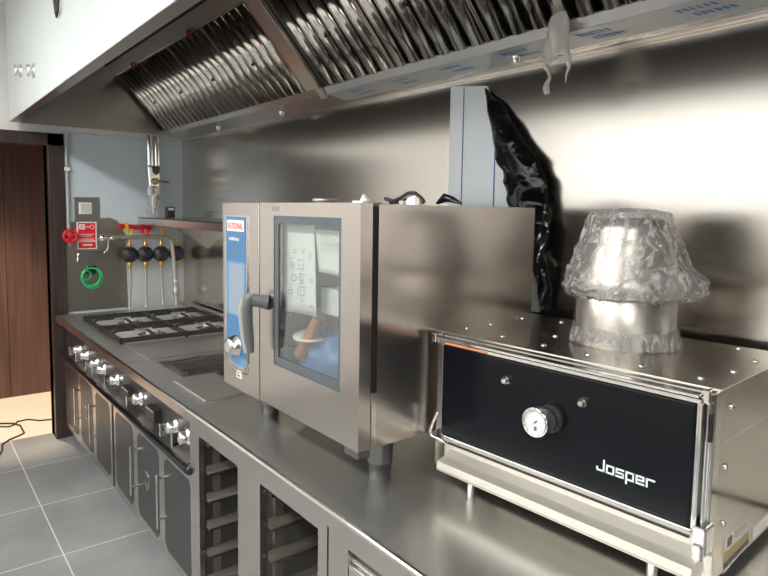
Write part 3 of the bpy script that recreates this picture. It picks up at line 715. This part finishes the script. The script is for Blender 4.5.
# items on top of the oven
t = thing('plastic_clips', (-1.655,1.2,1.677), 'small clear plastic clips on the oven top by the vent cap', 'clips')
MB().box(-1.70,-1.64,1.19,1.21,1.6765,1.690).prism([(-1.672,1.2,1.69),(-1.655,1.2,1.712),(-1.645,1.2,1.70),(-1.63,1.2,1.69)],(0,.012,0)).build('clip','white_print',t)
MB().box(-1.63,-1.57,1.2,1.215,1.6765,1.683).build('clip_base','black_satin',t)
t = thing('cable_bundle', (-1.46,1.25,1.677), 'black looped strap with clear fittings lying on the oven top', 'strap')
MB().tube([(-1.56,1.22,1.697),(-1.52,1.22,1.689),(-1.48,1.22,1.700),(-1.45,1.22,1.712),(-1.415,1.22,1.712),(-1.385,1.22,1.695),(-1.375,1.22,1.685)],.006,8).tube([(-1.56,1.24,1.684),(-1.50,1.24,1.688),(-1.46,1.24,1.70),(-1.43,1.24,1.695)],.006,8).build('strap','black_satin',t)
MB().prism([(-1.475,1.225,1.678),(-1.455,1.225,1.70),(-1.425,1.225,1.706),(-1.395,1.225,1.690),(-1.395,1.225,1.678)],(0,.01,0)).build('blue_clip','film_white',t)
MB().box(-1.41,-1.39,1.215,1.235,1.678,1.70).box(-1.485,-1.465,1.215,1.235,1.678,1.69).build('fitting','beige_tag',t)
bl = MB().tube([(-1.395,1.29,1.683),(-1.36,1.29,1.700),(-1.33,1.29,1.695),(-1.29,1.29,1.683)],.01,10,rs=[.004,.014,.010,.003])
tag(bl.build('black_offcut','black_film',loc=(-1.34,1.29,1.677)),'small black plastic offcut on the oven top near the white film','offcut')

# ------------------------------------------------------------------ protective film on the back wall
t = thing('protective_film', (-1.65,1.76,1.3), 'pale blue protective film with blue lines left on the back wall behind the oven', 'film')
f = MB(); yf = 1.7615
f.add([(-1.838,yf,1.31),(-1.35,yf,1.31),(-1.455,yf,1.69),(-1.640,yf,2.131),(-1.838,yf,2.158)],[(0,1,2,3,4)])
f.build('film_sheet','film_white',t,solid=.0015)
f = MB()
for x, z1 in ((-1.762,2.145),(-1.592,1.955)):
    f.box(x-.0028,x+.0028,yf-.0016,yf-.001,1.31,z1)
f.build('printed_line','film_blue_line',t)
# peeled, folded-over black side
rows = [(2.125,-1.650,-1.645,1.757),(2.06,-1.635,-1.557,1.752),(1.95,-1.600,-1.460,1.748),(1.858,-1.563,-1.381,1.742),(1.77,-1.520,-1.325,1.735),(1.682,-1.478,-1.308,1.730),
        (1.60,-1.455,-1.305,1.725),(1.54,-1.425,-1.305,1.722),(1.49,-1.385,-1.305,1.728),(1.43,-1.355,-1.305,1.735),(1.37,-1.345,-1.303,1.74),(1.322,-1.335,-1.298,1.745)]
M_ = 44; Ncol = 12; vs = []
for i in range(M_+1):
    q = i/M_*(len(rows)-1); k = min(int(q), len(rows)-2); u = q-k
    r = [rows[k][w]*(1-u)+rows[k+1][w]*u for w in range(4)]
    for j in range(Ncol+1):
        s_ = j/Ncol
        x = r[1]*(1-s_)+r[2]*s_
        am = min(1,(2.125-r[0])*4)
        y = r[3] - .030*math.sin(PI*s_)*am + .022*am*noise.noise(Vector((x*9,r[0]*7,3.))) + .02*am*noise.noise(Vector((x*26,r[0]*18,9.)))
        x += .012*am*noise.noise(Vector((s_*3,r[0]*16,5.)))
        vs.append((x,min(y,1.757),r[0]+.006*noise.noise(Vector((x*14,r[0]*14,1.)))))
n_ = Ncol+1
bf = MB().add(vs,[(i*n_+j,(i+1)*n_+j,(i+1)*n_+j+1,i*n_+j+1) for i in range(M_) for j in range(Ncol)],True)
bf.build('peeled_flap','black_film',t,solid=.002)['label'] = 'black crumpled underside of the peeled film'

# ------------------------------------------------------------------ charcoal oven (slightly turned)
K = .975
THJ = math.radians(3.6)
t = thing('charcoal_oven', (-1.2197,1.1603,.9), 'low stainless charcoal oven with black door and round gauge', 'oven', rz=THJ)
JO = t
def jz(z): return 1.66-(1.66-z)*K-.9
class JB(MB):
    def box(s,x0,x1,y0,y1,z0,z1): return MB.box(s,x0*K,x1*K,y0*K,y1*K,jz(z0),jz(z1))
def jp(x,y,z): return (x*K,y*K,jz(z))
BX0,BX1,BY0,BY1,BZ0,BZ1 = -.068,.720,.05,.515,.905,1.3147
bd = JB(); bd.box(BX0,BX1,BY0,BY1,BZ0,BZ1-.004); bd.build('body','steel_charcoal_oven',t,local=True,bevel=.002)
tpj = JB(); tpj.box(BX0-.003,BX1+.003,BY0-.012,BY1+.002,BZ1-.004,BZ1); tp_ = tpj.build('top_sheet','steel_charcoal_oven',t,local=True,bevel=.001)
JB().box(BX1+.0002,BX1+.0012,.06,.5,1.196,1.200).build('side_seam','steel_edge',t,local=True)
for (x,y) in [(-.017,.123),(-.015,.233),(.122,.113),(.213,.232),(.261,.105),(.392,.100),(.528,.098),(.659,.095),(.683,.21),(.60,.48),(.68,.36),(.10,.44),(-.02,.40)]:
    MB().lathe(jp(x,y,BZ1),(0,0,1),[(0,.0075),(.002,.0072),(.005,.004),(.0055,.001)],12).build('screw','chrome',t,local=True)
for (y,z) in [(.098,1.268),(.086,1.144),(.095,1.02)]:
    MB().lathe(jp(BX1,y,z),(1,0,0),[(0,.0085),(.003,.008),(.007,.004),(.008,.001)],12).build('screw','chrome',t,local=True)
# front frame: bright stepped surround
fm = JB()
fm.box(-.020,.708,.012,.05,1.289,1.312).box(-.030,-.004,.012,.05,1.00,1.312).box(.694,.722,.012,.05,.985,1.312).box(-.03,.722,.012,.05,1.0,1.022)
fr_ = fm.build('front_frame','polished',t,local=True,bevel=.004)
JB().box(-.012,.703,-.010,.014,1.291,1.299).box(-.008,.7,-.016,.01,1.302,1.3085).build('top_channel','chrome',t,local=True,bevel=.002)
JB().box(.02,.17,-.0105,-.0098,1.2925,1.2975).build('orange_marking','orange_paint',t,local=True)
JB().box(-.026,-.008,-.018,.012,1.292,1.318).box(.700,.716,-.004,.012,1.29,1.318).build('corner_bracket','chrome',t,local=True,bevel=.003)
JB().box(.699,.707,-.012,.012,1.0,1.292).box(.711,.716,-.004,.012,1.0,1.292).build('side_channel','chrome',t,local=True,bevel=.002)
JB().box(.7165,.7195,-.001,.012,1.215,1.27).build('latch_slot','dark_gap',t,local=True)
ln_ = JB(); ln_.box(.700,.728,-.014,.03,.985,1.045); ln_.box(.704,.724,-.020,-.010,.975,1.01)
ln_.build('lower_hinge','chrome',t,local=True,bevel=.006,seg=3)
MB().tube([jp(-.006,-.005,1.09),jp(-.018,-.012,1.06),jp(-.026,-.014,1.035),jp(-.022,-.012,1.018),jp(.03,-.008,1.012)],.005,8).build('latch_lever','chrome',t,local=True)
# door
dj = JB(); dj.box(0,.691,0,.014,1.027,1.2875)
dj_ = dj.build('door','black_gloss',t,local=True,bevel=.006,seg=3); dj_['label'] = 'glossy black door'
JB().box(.0,.695,-.001,.012,1.2882,1.2905).box(.6925,.6955,-.001,.012,1.03,1.2905).box(0,.69,.001,.012,1.0215,1.0265).build('door_edge_trim','chrome',dj_,local=True)
for (x,z) in [(.227,1.2335),(.444,1.2285)]:
    MB().lathe(jp(x,0,z),(0,-1,0),[(0,.010),(.004,.011),(.007,.011),(.009,.008),(.015,.008),(.018,.005)],16).build('door_stud','chrome',dj_,local=True)
ga = MB().lathe(jp(.362,0,1.170),(0,-1,0),[(0,.033),(.012,.033),(.014,.027),(.026,.027)],28).build('gauge_body','black_satin',dj_,local=True)
ga2 = MB().lathe(jp(.339,-.025,1.161),(0,-1,0),[(-.01,.0335),(.010,.0355),(.014,.0345),(.014,.0305),(.010,.0300)],32,cap=False).build('gauge_bezel','chrome',dj_,local=True)
gx,gy,gz = jp(.339,-.025,1.161)
MB().lathe((gx,gy,gz),(0,-1,0),[(.0,.031),(.008,.031)],32).build('gauge_dial','gauge_face',dj_,local=True)
g = MB()
for i in range(21):
    a = math.radians(225-i*13.5); ca,sa = math.cos(a),math.sin(a); r0 = .0235 if i%4 else .021; w=.0006
    g.add([(gx+ca*r0-sa*w,gy-.0088,gz+sa*r0+ca*w),(gx+ca*r0+sa*w,gy-.0088,gz+sa*r0-ca*w),(gx+ca*.0270+sa*w,gy-.0088,gz+sa*.0270-ca*w),(gx+ca*.0270-sa*w,gy-.0088,gz+sa*.0270+ca*w)],[(0,1,2,3)])
a = math.radians(222)
ca,sa = math.cos(a),math.sin(a)
g.add([(gx-ca*.008-sa*.0016,gy-.0093,gz-sa*.008+ca*.0016),(gx-ca*.008+sa*.0016,gy-.0093,gz-sa*.008-ca*.0016),(gx+ca*.022,gy-.0093,gz+sa*.022)],[(0,1,2)])
g.lathe((gx,gy-.008,gz),(0,-1,0),[(0,.003),(.002,.003)],10)
g.box(gx-.004,gx+.004,gy-.0090,gy-.0086,gz-.021,gz-.010)
g.build('gauge_needle','ink',dj_,local=True)
# lettering: squared strokes
lt = MB(); LH = .0215; ST = .0042
lx0, lz0 = .4845*K, jz(1.0845)
def st(pts, dx):
    # polyline of orthogonal strokes in letter units, drawn as flat bars on the door face
    for (a,b__),(c,d_) in zip(pts[:-1],pts[1:]):
        xa,xb = sorted((a,c)); za,zb = sorted((b__,d_))
        lt.box(lx0+(dx+xa)-ST/2, lx0+(dx+xb)+ST/2, -.0009, -.0003, lz0+za-ST/2, lz0+zb+ST/2)
xh = .0155; w = .0150; px = 0
st([(0,.005),(0,0),(.0155,0),(.0155,.0235)],0)                        # J
px = .0228; st([(0,0),(w,0),(w,xh),(0,xh),(0,0)],px)                 # o
px += .0222; st([(0,0),(w,0),(w,xh/2),(0,xh/2),(0,xh),(w,xh)],px)    # s
px += .0222; st([(0,-.0085),(0,xh),(w,xh),(w,0),(0,0)],px)           # p
px += .0222; st([(w,0),(0,0),(0,xh),(w,xh),(w,xh/2),(0,xh/2)],px)    # e
px += .0222; st([(0,0),(0,xh),(w,xh)],px)                            # r
lt.build('door_lettering','logo_white',dj_,local=True)
# lower tray with sloped lip
JB().box(.014,.700,.004,.05,.955,1.018).build('ash_drawer_front','steel_tray',t,local=True,bevel=.001)
JB().box(.03,.69,-.002,.004,1.008,1.0115).build('drawer_slot','dark_gap',t,local=True)
prf = [(.004,.990),(-.030,.975),(-.058,.968),(-.060,.945),(-.050,.938),(.004,.938)]
jt = MB(); jt.prism([jp(.034,p[0]+(.010 if p[1]!=.99 else 0),p[1]+.004) for p in prf],(.684*K-.0,0,0))
jt.build('drip_tray','steel_tray',t,local=True,bevel=.0015)
JB().box(.034,.718,-.0505,-.0500,.9515,.9535).build('tray_fold','steel_hood',t,local=True)
for x in (.118,.62):
    for y in (.0,):
        MB().lathe((x*K,y*K,.0),(0,0,1),[(0,.009),(.004,.012),(.055,.012)],16).build('foot','steel_edge',t,local=True)
for x in (.0,.66):
    for y in (.1,.44):
        MB().lathe((x*K,y*K,.0),(0,0,1),[(0,.014),(.006,.014)],16).build('foot','steel_edge',t,local=True)
# labels on the side
def jside(name, pts, mt, parent, off=.0012):
    f = MB(); f.prism([jp(BX1+off, y, z) for y, z in pts][::-1],(-.0006,0,0)); return f.build(name,mt,parent,local=True)
l1 = jside('rating_label',[(.108,.985),(.250,.985),(.262,.915),(.112,.900)],'steel_edge',t)
jside('label_band',[(.112,.948),(.254,.948),(.257,.930),(.113,.925)],'gold_tag',l1,.0018)
jside('label_band',[(.112,.924),(.258,.929),(.260,.918),(.113,.908)],'black_satin',l1,.0018)
jside('label_text',[(.125,.975),(.150,.975),(.150,.955),(.125,.955)],'ink',l1,.0018)
jside('label_text',[(.165,.978),(.235,.978),(.235,.962),(.165,.962)],'beige_tag',l1,.0018)
jside('white_label',[(.285,.945),(.43,.945),(.43,.915),(.285,.915)],'white_print',t)
# flue collar and cap
CR = .1265; ccx,ccy = .372,.317
cj = jp(ccx,ccy,BZ1)
MB().lathe(cj,(0,0,1),[(0,CR*K),(.128,CR*K),(.130,CR*K*.98)],48).build('flue_collar','steel_flue',t,local=True)
MB().lathe((cj[0],cj[1],cj[2]+.128),(0,0,1),[(0,.135),(.012,.138),(.030,.140),(.045,.132),(.17,.090),(.195,.085),(.199,.05)],48).build('flue_cap','steel_flue',t,local=True)
# crumpled plastic over the cap
Rj = FR[JO]
cw = Rj @ Vector(cj)
def wrapmesh(prof, seed, amp, n=72, extra=None):
    vs = []; R_ = len(prof)
    for i,(h,r) in enumerate(prof):
        for j in range(n):
            a = 2*PI*j/n
            p = Vector((math.cos(a)*2, math.sin(a)*2, h*16+seed))
            q = r + amp*(noise.noise(p*1.3)+.7*noise.noise(p*3.1)+.4*noise.noise(p*7.))
            if extra: q += extra(a,h)
            z = h + .012*noise.noise(p*2.+Vector((7,0,0)))
            vs.append((cw.x+q*math.cos(a), cw.y+q*math.sin(a), cw.z+max(z,.002)))
    return MB().add(vs,[(i*n+j,i*n+(j+1)%n,(i+1)*n+(j+1)%n,(i+1)*n+j) for i in range(R_-1) for j in range(n)],False)
def interp(prof,k):
    out=[]
    for (a,b__),(c,d_) in zip(prof[:-1],prof[1:]):
        for i in range(k): u=i/k; out.append((a*(1-u)+c*u,b__*(1-u)+d_*u))
    out.append(prof[-1]); return out
t = thing('plastic_wrap', (cw.x,cw.y,cw.z+.13), 'crumpled clear plastic wrapped over the flue cap of the black-door oven', 'plastic wrap')
ex = lambda a,h: .035*max(0,math.cos(a-.2))**3*max(0,1-abs(h-.17)/.07)
wrapmesh(interp([(.118,.128),(.126,.140),(.146,.156),(.170,.152),(.22,.138),(.27,.120),(.315,.104),(.338,.096),(.345,.06),(.347,.0)],6),2.,.012,96,ex).build('hood_wrap','clear_wrap',t)
wrapmesh(interp([(.006,.133),(.03,.131),(.06,.1285),(.09,.1285),(.12,.133)],5),11.,.003,96).build('skirt_wrap','clear_wrap_light',t)
wrapmesh(interp([(.003,.138),(.012,.137),(.028,.132),(.045,.128)],3),21.,.006,96).build('gathered_hem','clear_wrap',t)

# ------------------------------------------------------------------ extractor hood
t = thing('extractor_hood', (-2.,1.2,2.17), 'long stainless extractor hood with ridged grease filters and white front', 'extractor hood')
HX0,HX1,HF = -4.77,.9,.595
FY0,FZ0,FY1,FZ1 = 1.59,2.228,1.262,2.588
fa = MB().box(HX0,HX1,HF,HF+.006,2.2,RZ-.001).build('front_fascia','white_paint',t)
MB().box(HX0+.004,HX1,HF+.0062,HF+.009,2.202,2.80).build('fascia_lining','steel_lining',t)
MB().box(HX0,HX1,HF,HF+.050,2.198,2.2015).box(HX0,HX1,HF+.048,HF+.050,2.2,2.235).build('lower_lip','steel_hood',t)
ep = MB()
ep.prism([(HX0,HF+.001,2.199),(HX0,1.60,2.199),(HX0,YB-.002,2.172),(HX0,YB-.002,2.8),(HX0,HF+.001,2.8)],(.004,0,0))
ep.build('end_panel','steel_hood',t)
MB().box(HX0,HX1,HF,1.22,2.80,2.804).box(HX0,HX1,1.16,1.164,2.64,2.80).build('inner_ceiling','steel_lining',t)
nx = Vector((0,(FZ1-FZ0),(FY0-FY1))).normalized()          # outward (up-back) normal of the filter bank plane
dn = -nx
def onp(s, off):                                            # s 0 bottom..1 top, off below the plane
    return Vector((0, FY0+(FY1-FY0)*s, FZ0+(FZ1-FZ0)*s)) + dn*off
def slab(mb, x0, x1, s0, s1, o0, o1):
    a,b__,c,d_ = onp(s0,o0),onp(s1,o0),onp(s1,o1),onp(s0,o1)
    mb.prism([(x0,a.y,a.z),(x0,b__.y,b__.z),(x0,c.y,c.z),(x0,d_.y,d_.z)],(x1-x0,0,0)); return mb
up_ = MB(); slab(up_,HX0+.004,HX1,1.0,1.17,-.004,.006); up_.build('upper_filter_channel','steel_hood',t)
uc = MB(); slab(uc,HX0+.004,HX1,1.17,1.22,-.004,.018); uc.build('channel_top_shade','dark_gap',t)  # black strip standing in for the shade under the hood top
# back plate behind the filters
bk = MB(); slab(bk,HX0+.004,HX1,-.02,1.0,-.035,-.03); bk.build('plenum_plate','dark_gap',t)
# rear gutter
gt = MB()
gt.prism([(HX0+.004,1.583,2.226),(HX0+.004,1.592,2.236),(HX0+.004,1.745,2.185),(HX0+.004,1.745,2.172),(HX0+.004,1.60,2.200)],(HX1-HX0-.004,0,0))
gt.build('rear_gutter','steel_plain',t,bevel=.001)
MB().box(HX0+.004,HX1,1.735,YB-.001,2.166,2.195).build('rear_rim','steel_edge',t,bevel=.002)
# filters: each a frame with rounded baffles
def filt(x0,x1,nb,parent):
    f = MB()
    slab(f,x0,x0+.006,0,1,-.02,.006); slab(f,x1-.006,x1,0,1,-.02,.006); slab(f,x0,x1,-.02,.012,-.008,.004); slab(f,x0,x1,.99,1.015,-.008,.008)
    o = f.build('grease_filter','steel_plain',parent)
    p_ = (x1-x0-.012)/nb
    bm_ = MB()
    for k in range(nb):
        xc = x0+.006+p_*(k+.5); r = p_*.40; rings = []
        for s in (0.015,.985):
            c0 = onp(s,0)
            rings.append([(xc-r*1.0*math.cos(PI*j/8), c0.y+dn.y*(r*.85*math.sin(PI*j/8)-.010), c0.z+dn.z*(r*.85*math.sin(PI*j/8)-.010)) for j in range(9)])
        bm_.add(rings[0]+rings[1],[(j,j+1,j+10,j+9) for j in range(8)],True)
        bm_.add(rings[0],[tuple(range(9))])
    bm_.build('baffles','baffle',o,solid=.0015)
    h_ = MB(); c0 = onp(.45,.018)
    h_.tube([(x0+(x1-x0)*.5-.012,c0.y,c0.z),(x0+(x1-x0)*.5+.012,c0.y,c0.z)],.007,8)
    h_.build('pull_ring','black_satin',o)
    # rails along top/bottom of the filter
xs_ = -4.70
for k in range(4):
    filt(xs_+.51*k, xs_+.51*k+.505, 6, t)
sb = MB(); slab(sb,-2.662,-2.548,-.01,1.0,-.004,.004); sb.build('blanking_strip','steel_front',t)
dv = MB(); slab(dv,-2.545,-2.505,-.09,1.08,-.01,.030); dv.build('section_divider','steel_plain',t,bevel=.002)
slab(MB(),-2.504,-2.495,-.02,1.0,-.01,.004).build('divider_gap','dark_gap',t)
xs_ = -2.492
for k in range(6):
    filt(xs_+.51*k, xs_+.51*k+.505, 6, t)
# film left on the gutter of the right section
gf = MB()
def gut(u,x,off=.0012):  # u 0 front edge .. 1 rear
    a = Vector((x,1.5985,2.1985)); b__ = Vector((x,1.733,2.1735)); n_ = Vector((0,-.18,-1)).normalized()
    return tuple(a.lerp(b__,u)+n_*off)
for x0,x1 in ((-2.50,HX1),):
    gf.add([gut(0.0,x0),gut(.0,x1),gut(.78,x1),gut(.78,x0)],[(0,1,2,3)])
    gf.add([(x0,1.581,2.2245),(x1,1.581,2.2245),(x1,1.597,2.1975),(x0,1.597,2.1975)],[(0,1,2,3)])
gf.mat(1); x = -2.36
while x < .8:
    for row in range(2):
        for k in range(6):
            xx = x+k*.018+row*.03; u0 = .18+row*.26
            L_ = random.uniform(.007,.013)
            gf.add([gut(u0,xx,.002),gut(u0,xx+L_,.002),gut(u0+.14,xx+L_+.010,.002),gut(u0+.14,xx+.010,.002)],[(0,1,2,3)])
    x += .30
gf.build('gutter_film',['film_hood','film_blue_line'],t)
for x in (-3.9,-3.05,-1.42,.2):
    MB().lathe((x,1.66,2.186),(0,0,-1),[(0,.016),(.006,.016),(.020,.011),(.028,.006)],14).build('drain_plug','polished',t)
# red filter locks
for x in (-4.30,-3.30,-2.30,-1.30):
    c0 = onp(1.03,.008)
    MB().prism([(x-.020,c0.y,c0.z),(x+.018,c0.y,c0.z),(x+.020,c0.y+.004,c0.z-.030),(x+.008,c0.y+.004,c0.z-.042),(x-.015,c0.y+.004,c0.z-.034)],(0,-.01,0)).build('red_lock_tab','red_dull',t)
# fascia fittings
for x,z in ((-4.22,2.436),(-3.79,2.365)):
    tt = MB().lathe((x,HF,z),(0,-1,0),[(0,.040),(.004,.040),(.006,.028),(.018,.028),(.022,.034),(.032,.030),(.036,.014)],20).build('fascia_knob','chrome',t)
lp = MB()
for q in range(3):
    lp.tube([(-3.17+.02*q,HF-.006,2.66),(-3.155+.014*q,HF-.012,2.56),(-3.12+.01*q,HF-.014,2.50-.01*q),(-3.08,HF-.012,2.52),(-3.04-.012*q,HF-.010,2.60),(-3.03,HF-.006,2.70)],.005,6)
tag(lp.build('cable_loop','black_cable',loc=(-3.1,HF-.01,2.5)),'dark looped cable hanging on the white hood front','cable')
# torn plastic scrap hanging from a filter
t = thing('plastic_scrap', (-1.18,1.575,2.02), 'torn strip of milky plastic hanging from the hood filters', 'plastic scrap')
rowsS = [(2.262,-1.190,-1.160),(2.235,-1.206,-1.146),(2.20,-1.222,-1.140),(2.15,-1.225,-1.134),(2.115,-1.226,-1.128),(2.098,-1.222,-1.130)]
vs = []; nc = 8
M2 = 18
for i in range(M2+1):
    q = i/M2*(len(rowsS)-1); k = min(int(q),len(rowsS)-2); u = q-k
    r = [rowsS[k][w]*(1-u)+rowsS[k+1][w]*u for w in range(3)]
    for j in range(nc+1):
        s_ = j/nc; x = r[1]*(1-s_)+r[2]*s_
        zz = r[0]; 
        if i > M2-4: zz += .012*math.sin(PI*s_)
        vs.append((x,1.560+.018*noise.noise(Vector((x*40,zz*12,2.)))-.01*math.sin(PI*s_),zz))
n_ = nc+1
MB().add(vs,[(i*n_+j,(i+1)*n_+j,(i+1)*n_+j+1,i*n_+j+1) for i in range(M2) for j in range(nc)],True).build('torn_sheet','milky_scrap',t,solid=.0015)
MB().tube([(-1.218,1.56,2.102),(-1.206,1.56,2.085),(-1.202,1.562,2.065),(-1.210,1.56,2.050),(-1.213,1.56,2.035),(-1.208,1.56,2.018)],.006,8,rs=[.009,.006,.005,.008,.011,.009]).build('twisted_tail','milky_scrap',t)
MB().tube([(-1.138,1.56,2.10),(-1.135,1.562,2.085),(-1.142,1.56,2.065),(-1.143,1.56,2.042)],.003,6,rs=[.008,.005,.003,.0015]).build('thin_tail','milky_scrap',t)

# ------------------------------------------------------------------ cable on the corridor floor
cb = MB()
cb.tube([(-5.45,-2.2,.005),(-5.38,-1.2,.005),(-5.28,-.4,.005),(-5.30,.40,.005),(-5.31,.53,.005),(-5.27,.585,.005),(-5.30,.625,.005),(-5.36,.65,.005),(-5.375,.72,.005),(-5.29,.79,.005),(-5.27,.86,.005),(-5.25,1.0,.005)],.006,6)
cb.tube([(-5.9,-2.2,.005),(-5.8,-1.0,.005),(-5.62,0,.005),(-5.50,.42,.005),(-5.40,.52,.005),(-5.335,.615,.006),(-5.25,.655,.005),(-5.15,.655,.005),(-5.06,.655,.005),(-5.015,.61,.005),(-4.97,.55,.005),(-4.90,.50,.005),(-4.78,.485,.005),(-4.66,.45,.005),(-4.52,.30,.005),(-4.50,-.2,.005),(-4.62,-1.0,.005),(-4.82,-2.2,.005)],.006,6)
tag(cb.build('power_cable','black_cable',loc=(-5.3,.6,0)),'thin black cable trailing over the pale floor in the doorway','cable')

# ------------------------------------------------------------------ camera, world, view
cam = bpy.data.cameras.new('camera'); co_ = bpy.data.objects.new('camera', cam); C.objects.link(co_); S.camera = co_
a_, p_, r_ = math.radians(51.8593613), math.radians(4.98493729), math.radians(.89079004)
fw = Vector((-math.sin(a_)*math.cos(p_), math.cos(a_)*math.cos(p_), -math.sin(p_)))
rt = Vector((math.cos(a_), math.sin(a_), 0)); upv = rt.cross(fw)
r2 = rt*math.cos(r_)+upv*math.sin(r_); u2 = -rt*math.sin(r_)+upv*math.cos(r_)
M = Matrix((r2, u2, -fw)).transposed().to_4x4(); M.translation = Vector((0,0,1.66)); co_.matrix_world = M
cam.sensor_width = 36; cam.lens = 619.791*36/768; cam.clip_start = .02
cam.shift_x = (384-385.59)/768; cam.shift_y = (264.31-288)/768
w = bpy.data.worlds.new('sky'); S.world = w; w.use_nodes = True
bg = w.node_tree.nodes['Background']; bg.inputs[0].default_value = (1,.975,.94,1); bg.inputs[1].default_value = 2.2
S.view_settings.view_transform = 'Standard'; S.view_settings.look = 'None'; S.view_settings.gamma = 1; S.view_settings.exposure = .32
S.view_settings.use_curve_mapping = False
S.cycles.use_denoising = True
S.cycles.max_bounces = 10; S.cycles.transparent_max_bounces = 16
S.cycles.sample_clamp_indirect = 6
